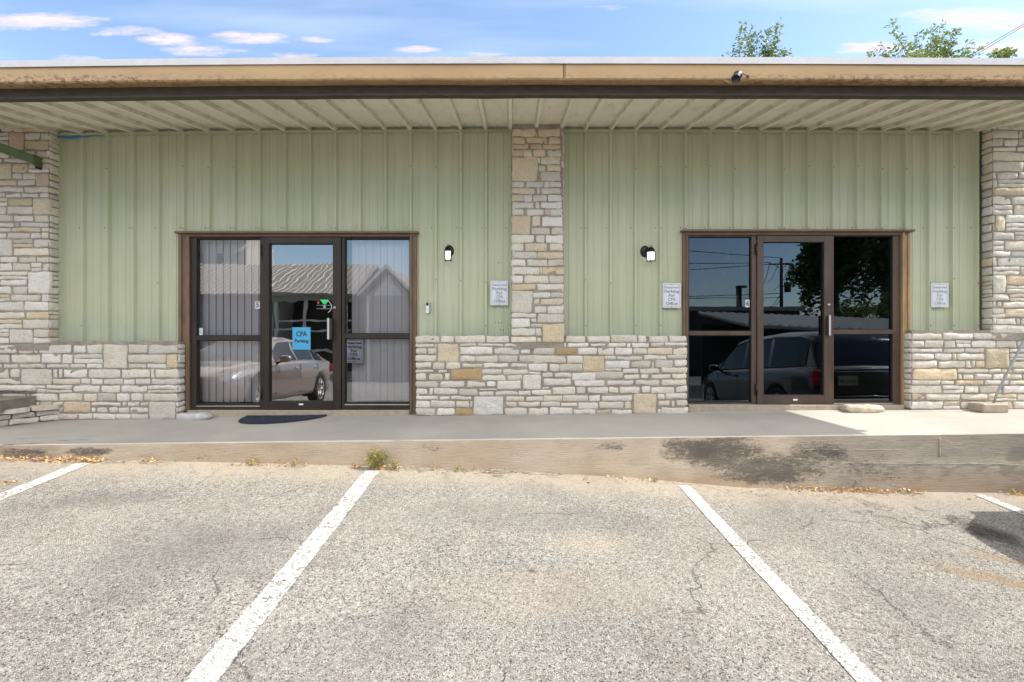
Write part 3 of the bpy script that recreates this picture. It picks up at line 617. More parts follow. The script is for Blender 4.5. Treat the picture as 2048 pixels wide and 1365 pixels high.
# left pier and base, right pier and base
def side_wall(xa, xb, z0f, z1, Yf, specials, seed, name, label, left_side=False, right_side=False, chamfer=False, extra=None):
    global rng
    rng = random.Random(seed); mb = MB(); z0 = z0f
    rws = rand_rows(z0, z1)
    fill(mb, Vector((0, Yf, 0)), X_, -Y_, xa, xb, rws, specials)
    mb.box(xa+.006, xb-.006, Yf, .06, z0-.08, z1+.03, 1)
    if left_side: fill(mb, Vector((xa+.002, 0, 0)), Y_, -X_, Yf-.004, -.01, rws, (), .16, .2)
    if right_side: fill(mb, Vector((xb-.002, 0, 0)), Y_, X_, Yf-.004, -.01, rws, (), .16, .2)
    if extra: extra(mb, rws)
    return mb.build(name, [MT['stone'], MT['mortar']], bld, label=label)
def P(px, Y=YP): return wx(px, Y)
def Q(py, Y=YP): return wz(py, Y)
lb0 = wx(357, YB)
side_wall(-12.1, P(99), Q(688), 4.09, YP, [(P(72),P(98),Q(372),Q(345),'p'),(P(18),P(49),Q(307),Q(264),'p'),(P(-20),P(24),Q(365),Q(330),'c'),(P(56),P(101),Q(590),Q(548),'w'),(P(-30),P(26),Q(508),Q(476),'w'),(P(66),P(106)-.03,Q(423),Q(396),'c'),(P(19),P(66),Q(698),Q(662),'w')],
          21, 'stone_pillar', 'wide limestone pier at the left end behind the green beam', right_side=True)
side_wall(-12.1, lb0, zslab(-5, YB)+.0, Q(689, YB), YB, [(P(207,YB),P(256,YB),Q(733,YB),Q(692,YB),'w'),(P(42,YB),P(105,YB),Q(775,YB),Q(739,YB),'g'),(P(127,YB),P(182,YB),Q(826,YB),Q(798,YB),'t'),(P(298,YB),P(352,YB),Q(836,YB),Q(806,YB),'g'),(P(333,YB),P(356,YB),Q(745,YB),Q(712,YB),'c')],
          22, 'stone_base_wall', 'low left wall of pale limestone rubble running to the stone step', right_side=True)
rb0 = wx(1822, YB)
side_wall(P(1984), 8.4, Q(668), 4.10, YP, [(P(1990),P(2010),Q(468),Q(432),'c'),(P(1985),P(2012),Q(590),Q(560),'w')], 33, 'stone_pillar', 'sunlit limestone pier at the right end', left_side=True)
side_wall(rb0, 8.4, zslab(5.5, YB), Q(666, YB), YB, [(P(1970,YB),P(2018,YB),Q(735,YB),Q(692,YB),'t'),(P(1826,YB),P(1914,YB),Q(762,YB),Q(730,YB),'c')], 34, 'stone_base_wall', 'low sunlit limestone wall right of the tinted shop front', left_side=True)

# ------------------------------------------------------------------ ribbed metal wall panels
RIBS_L = [68,118,168,218,269,319,369.5,420,470,521,571.5,622,672,721,772,822,872,922,972,1021]
RIBS_R = [1122,1171,1221,1270.5,1320,1370,1419,1468.5,1517.5,1566,1615,1664,1713,1761,1809,1856,1903,1951]
def sag(x): return -.0016*x*x if x < 0 else -.0006*x*x
def panel(name, ribs, xa, xb, openings, zlow, label):
    m = MB(); prof = []
    rx = [wx(p) for p in ribs]
    pts = [(xa, 0.0)]
    for a in rx:
        pts += [(a-.028, 0), (a-.013, -.036), (a+.013, -.036), (a+.028, 0)]
        for k in (.33, .66):
            c = a+.3048*k; pts += [(c-.012, 0), (c-.006, -.006), (c+.006, -.006), (c+.012, 0)]
    pts = [p for p in pts if xa <= p[0] <= xb]+[(xb, 0)]
    pts = [pts[0]]+[p for q, p in zip(pts, pts[1:]) if p[0]-q[0] > 1e-4]
    cuts = [xa, xb]
    for o in openings: cuts += [o[0], o[1]]
    cuts = sorted(c for c in set(cuts) if xa <= c <= xb)
    def yat(x):
        for p, q in zip(pts, pts[1:]):
            if p[0] <= x <= q[0]: return p[1]+(q[1]-p[1])*(x-p[0])/max(1e-6, q[0]-p[0])
        return 0
    for c0, c1 in zip(cuts, cuts[1:]):
        mid = (c0+c1)/2; zl = zlow
        for o in openings:
            if o[0] < mid < o[1]: zl = o[2]
        seg = [(c0, yat(c0))]+[p for p in pts if c0 < p[0] < c1]+[(c1, yat(c1))]
        n = len(seg); nz = 4; vs = [(x, y, zl+(4.14-zl)*j/nz) for j in range(nz+1) for x, y in seg]
        m.add(vs, [[j*n+i, j*n+i+1, (j+1)*n+i+1, (j+1)*n+i] for j in range(nz) for i in range(n-1)], 0)
    # screw heads
    rr = random.Random(len(ribs))
    for k, a in enumerate(rx):
        for py, off in ((338 + rr.uniform(-4,4), 0), (458, 0), (456, -.055), (563+rr.uniform(-5,5), .0), (652, .0)):
            if rr.random() < .42 and py != 456: continue
            x, z = a+off, wz(py)
            if x < xa+.03 or x > xb-.03: continue
            if any(o[0]-.05 < x < o[1]+.05 and z < o[2]+.03 for o in openings): continue
            m.lathe([(0,.005),(.005,.0035),(.0068,0)], Matrix.Translation((x, yat(x)-.001, z)) @ Matrix.Rotation(R(90),4,'X'), 8, 1)
    return m.build(name, [MT['panel'], MT['screw']], bld, label=label)
OL = (wx(362), wx(833), wz(468.5)); OR = (wx(1364), wx(1816), wz(465))
panel('metal_wall', RIBS_L, wx(119.5), wx(1027), [OL], wz(690), 'green ribbed metal wall above and beside the left shop front')
panel('metal_wall', RIBS_R, wx(1122), wx(1958), [OR], wz(674), 'green ribbed metal wall above and beside the right shop front')
# bolt holes where an old fixture hung
for px, py in ((989,526),(997,526),(1004,526.5),(990,646),(997,646),(1003,646),(1001,660),(1007,660)):
    m = MB(); m.lathe([(0,.004),(.006,.002),(.007,0)], Matrix.Translation((wx(px), -.001, wz(py))) @ Matrix.Rotation(R(90),4,'X'), 8)
    m.build('bolt_hole', MT['screw'], bld)
# pale patina / torn flashing strip at the foot of the left panel
m = MB(); z0 = wz(692.5); xs = [wx(121)+(wx(358)-wx(121))*i/90 for i in range(91)]
vs = []
for x in xs: vs += [(x, -.036, z0-.01), (x, -.038, wz(683)+.018*noise.noise((x*7,0,5))), (x, -.02, wz(683)+.02*noise.noise((x*7,0,5)))]
m.add(vs, [[i*3+k, i*3+k+3, i*3+k+4, i*3+k+1] for i in range(90) for k in (0,1)], 0)
m.build('flashing_strip', MT['patina'], bld, label='blue green weathered flashing strip along the foot of the left metal wall')

# ------------------------------------------------------------------ soffit, eave, roof
YF = -1.325; XR = 6.45; XL = -12.0
def zs(Y): return 4.069+(4.069-3.842)/1.325*Y     # soffit rib line
def bend(m): m.v = [(x, y, z+sag(max(-7,min(7,x)))) for x, y, z in m.v]
m = MB(); rx = [wx(p) for p in RIBS_L[1:]]+[wx(1072)]+[wx(p) for p in RIBS_R]
rx = [rx[0]-.3048*k for k in range(20, 0, -1)]+rx+[rx[-1]+.3*k for k in range(1, 6)]
seg = [(XL, .042)]
for a in rx:
    if XL+.1 < a < XR-.05: seg += [(a-.034, .042), (a-.017, 0), (a+.017, 0), (a+.030, .042)]
    for k in (.15,):
        pass
seg.append((XR, .042)); n = len(seg); YS = [YF-.02+(.02-YF+.02)*j/8 for j in range(9)]
sv = [(x, y, zs(y)+h) for y in YS for x, h in seg]
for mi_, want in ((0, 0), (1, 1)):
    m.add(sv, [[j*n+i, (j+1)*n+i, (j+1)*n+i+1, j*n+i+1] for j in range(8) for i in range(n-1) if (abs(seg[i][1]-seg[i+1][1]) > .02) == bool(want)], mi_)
bend(m); m.build('soffit', [MT['soffit'], simple('soffit_rib_shade', (.58,.54,.42), .6, 0, .3, 6, 0, 40, (6,1,1))], bld)  # rib flanks toned darker, their shading painted into the colour
xs_ = [XL+.25*i for i in range(int((XR-XL)/.25)+1)]; xs_.append(XR)
def long_poly(name, poly, mat, parent=bld, xa=XL, xb=XR, label=None, wob=0):
    m = MB(); xs = [x for x in xs_ if xa <= x <= xb]; k = len(poly)
    vs = [(x, y+wob*noise.noise((x*1.7, y*3, 3)), z+sag(max(-7,min(7,x)))+wob*noise.noise((x*2.3, z, 8))) for x in xs for y, z in poly]
    fs = [[i*k+j, i*k+(j+1)%k, (i+1)*k+(j+1)%k, (i+1)*k+j] for i in range(len(xs)-1) for j in range(k)]
    fs += [list(range(k)), [(len(xs)-1)*k+j for j in range(k)][::-1]]
    m.add(vs, fs, 0); return m.build(name, mat, parent, label=label)
long_poly('eave_trim', [(-.012,4.040),(-.052,4.040),(-.052,4.066),(-.012,4.066)], MT['trimgreen'], xb=5.72)
zb0 = 3.838
long_poly('eave_beam', [(YF+.03,zb0-.004),(YF-.035,zb0-.004),(YF-.035,zb0+.125),(YF+.03,zb0+.125)], MT['beam'], wob=.004)
long_poly('eave_beam_lip', [(YF-.036,zb0-.006),(YF-.046,zb0-.006),(YF-.046,zb0+.012),(YF-.036,zb0+.012)], MT['beam'], wob=.003)
GY = -1.49
long_poly('gutter', [(YF-.03,3.932),(GY+.012,3.918),(GY,3.93),(GY,4.062),(GY+.02,4.066),(YF-.03,4.07)], MT['tan'], label='tan painted box gutter with rust stains along its lower edge', wob=.004)
long_poly('drip_edge', [(GY-.012,4.058),(GY-.014,4.058),(GY-.016,4.118),(GY+.03,4.13),(GY+.5,4.215),(GY+.5,4.205),(GY+.02,4.118)], MT['drip'])
x = wx(1127.5, GY); m = MB(); m.box(x-.004, x+.004, GY-.006, GY-.001, 3.93, 4.06, 0); m.build('gutter_joint', MT['screw'], bld)
for z in (3.95,3.975,4.0,4.025,4.05): m = MB(); m.box(x+.012, x+.018, GY-.007, GY-.001, z, z+.006); m.build('rivet', MT['screw'], bld)
for i in range(26):
    x = -4.8+.39*i; m = MB(); m.lathe([(.005,0),(.005,.008),(0,.012)], Matrix.Translation((x, GY+.01, 4.122+sag(x))), 6); m.build('roof_screw', MT['screw'], bld)
m = MB(); yr = 9.0
m.add([(XL-.3,-1.44,4.10),(XR,-1.44,4.10),(XR,yr,4.10+.171*(yr+1.44)),(XL-.3,yr,4.10+.171*(yr+1.44)),(XL-.3,-1.3,4.02),(XR,-1.3,4.02),(XR,yr,4.02+.171*(yr+1.44)),(XL-.3,yr,4.02+.171*(yr+1.44))],
      [(0,1,2,3),(4,7,6,5),(0,4,5,1),(1,5,6,2),(2,6,7,3),(3,7,4,0)])
m.add([(6.40,.03,4.30),(8.6,.03,4.30),(8.6,yr,4.30+.171*yr),(6.40,yr,4.30+.171*yr),(6.40,.03,4.22),(8.6,.03,4.22),(8.6,yr,4.22+.171*yr),(6.40,yr,4.22+.171*yr)],[(0,1,2,3),(4,7,6,5),(0,4,5,1),(1,5,6,2),(2,6,7,3),(3,7,4,0)])
m.v = [(x, y, z-.06 if y < 0 else z-.06) for x, y, z in m.v]
m.build('roof', MT['drip'], bld)
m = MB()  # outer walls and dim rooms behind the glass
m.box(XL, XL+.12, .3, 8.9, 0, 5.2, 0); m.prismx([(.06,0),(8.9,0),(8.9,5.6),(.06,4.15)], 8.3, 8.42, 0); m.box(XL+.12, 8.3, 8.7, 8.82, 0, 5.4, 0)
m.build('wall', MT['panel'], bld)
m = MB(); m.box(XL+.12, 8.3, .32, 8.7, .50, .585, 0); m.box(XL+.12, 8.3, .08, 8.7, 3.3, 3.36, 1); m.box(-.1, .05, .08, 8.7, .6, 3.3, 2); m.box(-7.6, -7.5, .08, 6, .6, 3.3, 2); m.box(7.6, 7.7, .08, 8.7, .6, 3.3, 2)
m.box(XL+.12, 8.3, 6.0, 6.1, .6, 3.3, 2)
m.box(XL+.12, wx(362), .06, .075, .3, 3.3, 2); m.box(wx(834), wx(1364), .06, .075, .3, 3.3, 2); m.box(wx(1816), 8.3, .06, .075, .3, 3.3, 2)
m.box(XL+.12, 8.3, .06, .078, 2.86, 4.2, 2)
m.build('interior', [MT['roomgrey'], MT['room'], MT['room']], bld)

# ------------------------------------------------------------------ shop fronts
def shopfront(x, jambL, jambR, cap, frame, gl, gld, sill, lab, hand):
    """x: dict of pixel lines"""
    m = MB(); zt = wz(x['top']); zbm = wz(x['bot'])
    y0 = .02
    # outer painted jambs (channel with two returns) and head
    for (a, b, mi, s) in ((x['o0'], x['f0'], 0, 1), (x['f1'], x['o1'], 1, -1)):
        xa, xb = wx(a), wx(b); wdt = xb-xa
        zlo = zslab(xa, 0)-.01
        m.box(xa, xa+wdt*.30, -.045, .05, zlo, zt, mi, .003); m.box(xa+wdt*.30, xa+wdt*.72, -.026, .05, zlo, zt, mi, .002); m.box(xa+wdt*.72, xb, -.040, .05, zlo, zt, mi, .003)
    m.box(wx(x['o0']-4), wx(x['o1']+4), -.085, .03, zt-.006, zt+.018, 0, .003)     # drip cap
    m.box(wx(x['o0'])+.02, wx(x['o1'])-.02, -.042, .05, wz(x['top']+6), zt-.008, 0, .003)
    trim = m.build('shopfront_trim', [jambL, jambR, cap], bld, label=lab+' painted trim')
    FY0, FY1 = -.012, .055
    def window(px0, px1, ptop, pbot, pm0, pm1, shadow, nm):
        f = MB(); zb_, z1 = wz(pbot), wz(ptop)
        o0, o1 = nm[0], nm[1]      # outer pixel extents
        f.box(wx(o0), wx(px0), FY0, FY1, wz(x['bot']), wz(x['ft']), 0, .003); f.box(wx(px1), wx(o1), FY0+.002, FY1, wz(x['bot']), wz(x['ft']), 0, .003)
        f.box(wx(px0), wx(px1), FY0+.004, FY1, z1, wz(x['ft'])-.001, 0, .003); f.box(wx(px0), wx(px1), FY0+.004, FY1, wz(x['bot']), zb_, 0, .003)
        f.box(wx(px0), wx(px1), FY0+.003, FY1-.006, wz(pm1), wz(pm0), 0, .003)
        f.box(wx(px0), wx(px1), FY0-.004, FY0+.008, zb_-.028, zb_-.016, 1, .002)
        g = .012   # black glazing gaskets
        for (za, zb2) in ((wz(pm0), z1), (zb_, wz(pm1))):
            f.box(wx(px0), wx(px0)+g, .012, .04, za, zb2, 2); f.box(wx(px1)-g*.4, wx(px1), .012, .04, za, zb2, 2)
            f.box(wx(px0)+g, wx(px1)-g*.4, .012, .04, zb2-g*.7, zb2, 2); f.box(wx(px0)+g, wx(px1)-g*.4, .012, .04, za, za+g*.7, 2)
        wo = f.build('window', [frame, MT['alu'], MT['gasket']], bld)
        for (za, zb2) in ((wz(pm0), z1), (zb_, wz(pm1))):
            p = MB(); p.add([(wx(px0)-.0, .028, za), (wx(px1), .028, za), (wx(px1), .028, zb2), (wx(px0), .028, zb2)], [(0,1,2,3)]); p.build('pane', gl, wo)
        return wo
    window(x['a0'], x['a1'], x['pt'], x['pb'], x['m0'], x['m1'], 1, (x['f0'], x['d0']))
    window(x['b0'], x['b1'], x['pt2'], x['pb2'], x['n0'], x['n1'], 1, (x['d1'], x['f1']))
    # door leaf
    d = MB(); dx0, dx1 = wx(x['d0'])+.004, wx(x['d1'])-.004; zt_, zb_ = wz(x['ft'])-.02, wz(x['bot'])+.004
    g0, g1, gt, gb = wx(x['g0']), wx(x['g1']), wz(x['gt']), wz(x['gb'])
    d.box(dx0, g0, FY0-.016, .04, zb_, zt_, 0, .003); d.box(g1, dx1, FY0-.016, .04, zb_, zt_, 0, .003)
    d.box(g0, g1, FY0-.014, .04, gt, zt_, 0, .003); d.box(g0, g1, FY0-.014, .04, zb_, gb, 0, .003)
    for (a, b, c, e) in ((g0, g0+.010, gb, gt), (g1-.006, g1, gb, gt)): d.box(a, b, -.006, .03, c, e, 1)
    d.box(g0+.01, g1-.006, -.006, .03, gt-.006, gt, 1); d.box(g0+.01, g1-.006, -.006, .03, gb, gb+.006, 1)
    do = d.build('door', [frame if not x.get('df') else x['df'], MT['gasket']], bld, label=lab+' glazed door')
    p = MB(); p.add([(g0, .012, gb), (g1, .012, gb), (g1, .012, gt), (g0, .012, gt)], [(0,1,2,3)]); p.build('pane', gld, do)
    h = MB(); hx = wx(x['hx']); h.box(hx-.010, hx+.014, FY0-.085, FY0-.075, wz(x['hb']), wz(x['ht']), 0, .003); h.box(hx+.014, hx+.045, FY0-.080, FY0-.018, wz(x['hb'])+.004, wz(x['ht'])-.004, 1, .003)
    h.build('handle', [MT['alu'], frame if not x.get('df') else x['df']], do)
    k = MB(); k.lathe([(.016,0),(.016,.012),(.010,.014),(.010,.018),(0,.018)], Matrix.Translation((wx(x['kx']), FY0-.016, wz(x['ky']))) @ Matrix.Rotation(R(90),4,'X'), 16); k.build('lock', MT['alu'], do)
    for py in x['hinge']:
        q = MB(); q.tube([(dx0-.012, FY0-.022, wz(py+11)), (dx0-.012, FY0-.022, wz(py-11))], .010, 10); q.box(dx0-.026, dx0-.002, FY0-.014, FY0-.006, wz(py+11), wz(py-11)); q.build('hinge', MT['bronze'] if hand else MT['gasket'], do)
    c = MB(); cx = wx(x['cx']); c.box(cx-.026, cx+.026, FY0-.0175, FY0-.013, wz(x['cy']+1.6), wz(x['cy']-1.6)); c.build('name_plate', MT['white'], do)
    t = MB(); t.box(wx(x['f0']), wx(x['f1']), -.075, .05, zslab(0,0)-.02+.0117*wx(x['f0']), wz(x['bot'])+.0, 0, .006)
    to = t.build('threshold', sill, bld)
    return do
shopfront(dict(o0=361,f0=382,f1=821,o1=834.5,top=468.5,bot=820,ft=472,a0=394,a1=520.5,pt=478,pb=809,m0=672,m1=681,d0=526,d1=684,g0=540,g1=667,gt=488.5,gb=803,b0=690,b1=821-2,pt2=478,pb2=806,n0=668,n1=677.5,
    hx=661.5,ht=637,hb=679.5,kx=671,ky=616,hinge=(502,787),cx=604,cy=808.5), MT['brown'], MT['brown'], MT['brown'], MT['bronze'], MT['glass1'], MT['glass1d'], MT['block'], 'left', 0)
shopfront(dict(o0=1364,f0=1373,f1=1800,o1=1816,top=465,bot=809,ft=469,a0=1377,a1=1502.5,pt=474,pb=806,m0=663,m1=671,d0=1512,d1=1659,g0=1525,g1=1646,gt=485,gb=790.5,b0=1666.5,b1=1785,pt2=472,pb2=804,n0=660,n1=668.5,
    hx=1650,ht=631,hb=672,kx=1654,ky=610,hinge=(499,779),cx=1588,cy=799.5,df=MT['bronze2']), MT['brown'], MT['sunlitjamb'], MT['brown'], MT['bronze2'], MT['glass2'], MT['glass2b'], MT['block'], 'right', 1)

# vertical blinds
def blinds(pxa, pxb, ztop, zbot, pitch, label, sg=1):
    m = MB(); x = wx(pxa); rr = random.Random(int(pxa)); xe = wx(pxb)
    m.box(x-.02, xe+.02, .10, .15, ztop, ztop+.05, 1)
    while x < xe-.02:
        wd = pitch*.94; a = sg*rr.uniform(.05,.20); vs = []
        for k in range(5):
            t = k/4-.5; xx = x+pitch/2+wd*t; yy = .125+wd*t*math.sin(a)-.006*(1-4*t*t)+rr.uniform(-.001,.001)
            vs += [(xx, yy, zbot+rr.uniform(0,.002)), (xx, yy, ztop)]
        m.add(vs, [[k*2, k*2+2, k*2+3, k*2+1] for k in range(4)], 0, None, True); x += pitch
    return m.build('vertical_blind', [MT['blind'], MT['white']], label=label, cat='blind', group='vertical blinds behind the left shop front')
blinds(391, 521.5, wz(476), wz(807), .089, 'closed grey vertical blind behind the window with the number 5 sticker', -1)
blinds(697, 818, wz(474), wz(804), .089, 'closed grey vertical blind behind the window that holds the reserved parking sign')

# ------------------------------------------------------------------ signs, papers and small fittings
def sign(pxa, pxb, pya, pyb, y, name, label, inks, face, lines, fits, grp='reserved parking signs', cat='sign', border=True, thick=.003, holes=True):
    x0, x1, z0, z1 = wx(pxa, y), wx(pxb, y), wz(pyb, y), wz(pya, y); cx = (x0+x1)/2
    e = empty(name, (cx, y, z0), 0, label, cat, grp)
    def loc(m): m.v = [(a-cx, b-y, c-z0) for a, b, c in m.v]
    m = MB(); m.prism(round_rect(x0, x1, z0, z1, .012 if border else .001), y-thick, y, 0)
    if holes:
        for z in (z0+.010, z1-.010): m.lathe([(0,.003),(.004,.002),(.005,0)], Matrix.Translation((cx, y-thick, z)) @ Matrix.Rotation(R(90),4,'X'), 8, 1)
    loc(m); m.build('plate', [face, MT['screw']], e)
    if border:
        m = MB(); i, t = .014, .0035; o = round_rect(x0+i, x1-i, z0+i, z1-i, .012); n = len(o); ii = round_rect(x0+i+t, x1-i-t, z0+i+t, z1-i-t, .010)
        m.add([(a, y-thick-.001, b) for a, b in o]+[(a, y-thick-.001, b) for a, b in ii], [[k, (k+1)%n, (k+1)%n+n, k+n] for k in range(n)], 0)
        loc(m); m.build('border', inks[-1], e)
    m = MB(); H = z1-z0
    for k, (t, zc, sz) in enumerate(lines): put_text(m, t, cx, y-thick-.0012, z1-H*zc, sz, .0014 if border else .0018, 0 if k else 1, (x1-x0)*fits[k])
    loc(m); m.build('lettering', [inks[0], inks[1]], e); return e
RL = [('Reserved',.17,.042),('Parking',.335,.048),('For',.50,.05),('CPA',.665,.052),('Office',.835,.05)]; RF = (.80,.80,.34,.42,.66)
sign(981, 1016.5, 562, 611, -.042, 'parking_sign', 'faded white Reserved Parking For CPA Office sign beside the centre pier', (MT['signink'], MT['signpale'], MT['signink']), MT['signface'], RL, RF)
sign(1325, 1361.5, 567, 616, -.042, 'parking_sign', 'faded white Reserved Parking For CPA Office sign left of the tinted shop front', (MT['signink'], MT['signpale'], MT['signink']), MT['signface'], RL, RF)
sign(1862, 1896.5, 567, 615, -.042, 'parking_sign', 'most bleached Reserved Parking For CPA Office sign, right of the tinted shop front', (MT['signpale'], MT['signpale'], MT['signpale']), MT['signface'], RL, RF)
sign(689, 726.5, 678.5, 726, .040, 'parking_sign', 'Reserved Parking For CPA Office sign standing inside the left shop front window', (MT['darkink'], MT['darkink'], MT['darkink']), MT['signface'], RL, RF)
sign(585, 621, 655, 699.5, .008, 'paper_notice', 'bright blue paper reading CPA Parking taped inside the left glass door', (MT['darkink'], MT['darkink']), MT['bluepaper'], [('CPA',.31,.085),('Parking',.62,.055)], (.60,.78), None, 'notice', False, .0006, False)
sign(510.5, 519.5, 603.5, 618, .024, 'unit_number', 'small white sticker with black number 5 on the left window', (MT['darkink'], MT['darkink']), MT['signface'], [('5',.5,.085)], (.62,), 'unit number stickers', 'sticker', False, .0005, False)
sign(1490.5, 1499, 600, 615, .024, 'unit_number', 'small white sticker with black number 6 on the tinted window', (MT['darkink'], MT['darkink']), MT['signface'], [('6',.5,.085)], (.62,), 'unit number stickers', 'sticker', False, .0005, False)
sign(394, 405.5, 656.5, 671, .024, 'window_sticker', 'tiny pale sticker with grey print in the lower corner of the left window', (MT['signink'], MT['signink']), MT['signface'], [('- -',.3,.03),('---',.6,.03)], (.5,.6), None, 'sticker', False, .0005, False)

def lantern(px, py, yaw, label):
    x, z = wx(px), wz(py); e = empty('wall_lantern', (x, -.004, z), 0, label, 'lamp', 'lit black wall lanterns on the green metal wall'); e.scale = (.87, .87, .93)
    rot = Matrix.Rotation(yaw, 4, 'Z')
    b = MB(); b.lathe([(0,-.022),(.045,-.020),(.062,-.012),(.068,0)], Matrix.Translation((0,-.0,.028)) @ Matrix.Rotation(R(90),4,'X') @ Matrix.Diagonal((1,1.15,-1,1)), 20)
    b.tube([(0,-.01,.03), (0,-.05,.045), (0,-.085,.055), (0,-.10,.04)], .009, 8); b.build('backplate', MT['lampmetal'], e)
    c = MB(); M0 = rot @ Matrix.Translation((0,-.115,0))
    c.lathe([(0,.075),(.012,.073),(.03,.062),(.045,.042),(.052,.020),(.058,.012),(.058,.006),(.0,.006)], M0, 4 if False else 16)
    c.tube([M0 @ Vector((-.012,0,.076)), M0 @ Vector((-.011,0,.092)), M0 @ Vector((0,0,.100)), M0 @ Vector((.011,0,.092)), M0 @ Vector((.012,0,.076))], .0025, 6)
    for sx in (-1, 1):
        for sy in (-1, 1): c.tube([M0 @ Vector((sx*.046, sy*.046, .01)), M0 @ Vector((sx*.038, sy*.038, -.112))], .004, 6); c.lathe([(0,.006),(.007,.003),(.007,-.004),(0,-.01)], M0 @ Matrix.Translation((sx*.039, sy*.039, -.116)), 8)
    for k in range(4):
        a, d = R(45+90*k), R(135+90*k); c.tube([M0 @ Vector((.054*math.cos(a), .054*math.sin(a), -.110)), M0 @ Vector((.054*math.cos(d), .054*math.sin(d), -.110))], .0035, 6)
    c.build('cage', MT['lampmetal'], e)
    g = MB(); r0, r1 = .050, .042; vs = []
    for rr, zz in ((r0, .005), (r1, -.098)):
        for k in range(4): a = R(45+90*k); vs.append(M0 @ Vector((rr*math.cos(a)*1.05, rr*math.sin(a)*1.05, zz)))
    g.add(vs, [[k, (k+1)%4, (k+1)%4+4, k+4] for k in range(4)]+[[4,5,6,7]]); g.build('glass', MT['lampglass'], e); return e
lantern(898.5, 507, 0, 'lit black wall lantern facing straight out, nearest the left shop front')
lantern(1290, 508, R(28), 'lit black wall lantern twisted sideways, nearest the tinted shop front')
# doorbell
x, z = wx(857), wz(616); e = empty('video_doorbell', (x, -.004, z), 0, 'small white video doorbell with black lens beside the left shop front', 'doorbell')
m = MB(); m.prism(round_rect(-.027,.027,-.066,.066,.008), -.012, 0, 0); m.build('mount', MT['steel'], e)
m = MB(); m.prism(round_rect(-.026,.010,-.066,.062,.009), -.034, -.012, 0); m.build('body', MT['white'], e)
m = MB(); m.prism(round_rect(-.023,.007,.022,.060,.006), -.037, -.0345, 0); m.build('camera_window', MT['black'], e)
m = MB(); m.lathe([(.011,0),(.012,.002),(.014,0)], Matrix.Translation((-.008,-.0345,-.022)) @ Matrix.Rotation(R(90),4,'X'), 16); m.build('button', MT['steel'], e)
# neon open sign hanging in the dark room
yn = .20; xc, zc = wx(649, yn), wz(614, yn); e = empty('neon_sign', (xc, yn, zc), 0, 'round lit sign with green top hanging behind the left glass door', 'sign')
m = MB(); m.tube([(.088*math.cos(R(a)), 0, .088*math.sin(R(a))*.95) for a in range(-60, 65, 10)], .0035, 6); m.build('ring', emis('white_tube', (.85,.9,.95), .35), e)
m = MB(); m.prism([(-.052,.088),(.050,.088),(.036,.060),(.018,.034),(0,.028),(-.016,.036),(-.034,.062)], -.006, .006); m.build('green_panel', emis('green_lit', (.05,.85,.22), .38), e)
m = MB(); m.lathe([(0,.008),(.016,.006),(.020,0)], Matrix.Rotation(R(90),4,'X'), 14); m.box(-.10,.10,-.003,.003,-.028,-.022); m.box(-.10,.10,-.003,.003,.016,.021); m.build('centre', emis('pale_lit', (.55,.6,.65), .2), e)
m = MB(); m.lathe([(0,.006),(.012,.003),(.014,0)], Matrix.Translation((-.078,-.002,.052)) @ Matrix.Rotation(R(90),4,'X'), 10); m.build('red_lamp', emis('red_lit', (.9,.15,.2), .35), e)
m = MB(); m.tube([(-.05,0,.088), (0,0,.5), (.05,0,.088)], .0015, 5); m.build('cord', MT['black'], e)

# half round door mat
m = MB(); rr = random.Random(3); Ym = -.10; ca, sa = math.cos(R(-3)), math.sin(R(-3))
xA, xB, dep = wx(474, -.3), wx(652, -.1), .36
pts = []
for i in range(49):
    t = i/48; a = math.pi*t; x = xA+(xB-xA)*(1-math.cos(a))/2; y = -.085-.27*math.sin(a)**.8 - .34*(1-t)*math.sin(a)**.9; pts.append((x, y))
n = len(pts); vs = []; fs = []; NR = 10
for j in range(NR+1):
    for (x, y) in pts:
        yy = -.085+(y+.085)*j/NR; z = zslab(x, yy)+.006+.008*(1 if 0 < j < NR else .2)+.002*rr.random(); vs.append((x, yy, z))
for j in range(NR):
    for i in range(n-1): fs.append([j*n+i, j*n+i+1, (j+1)*n+i+1, (j+1)*n+i])
m.add(vs, fs)
for (x, y) in pts[2:-2]:                                # raised scalloped back edge
    m.lathe([(.012,0),(.010,.010),(0,.014)], Matrix.Translation((x, -.088, zslab(x,-.088)+.008)), 6)
tag(m.build('door_mat', MT['mat']), 'dark navy half round rubber mat in front of the left glass door', 'door mat')

def rock(name, pxa, pxb, pya, pyb, Y, dy, mat, label, seed, cat='stone', flat=1.0):
    x0, x1 = wx(pxa, Y), wx(pxb, Y); zb_ = zslab((x0+x1)/2, Y)-.003; h = abs(wz(pya, Y)-wz(pyb, Y)); m = MB(); nu, nv = 28, 10; vs = []
    for j in range(nv+1):
        for i in range(nu):
            a = 2*math.pi*i/nu; b = j/nv; pr = (1-.0*b) if b < .7 else math.sqrt(max(0, 1-((b-.7)/.3)**2)); 
            ex = 3.2; cx = math.copysign(abs(math.cos(a))**(2/ex), math.cos(a)); sy = math.copysign(abs(math.sin(a))**(2/ex), math.sin(a))
            k = 1+.16*noise.noise((cx*1.7+seed, sy*1.7, b*1.2))+.05*noise.noise((cx*6+seed, sy*6, b*7))
            r = (.86+.14*math.sin(math.pi*min(1, b/.75)))*pr*k if j < nv else 0
            vs.append(((x0+x1)/2+cx*(x1-x0)/2*r, Y+sy*dy/2*r, zb_+h*min(1, b*1.25)*(1+.12*noise.noise((cx*2+seed, sy*2, 5)))))
    m.add(vs, [[j*nu+i, j*nu+(i+1)%nu, (j+1)*nu+(i+1)%nu, (j+1)*nu+i] for j in range(nv) for i in range(nu)], 0, None, True)
    return tag(m.build(name, mat), label, cat)
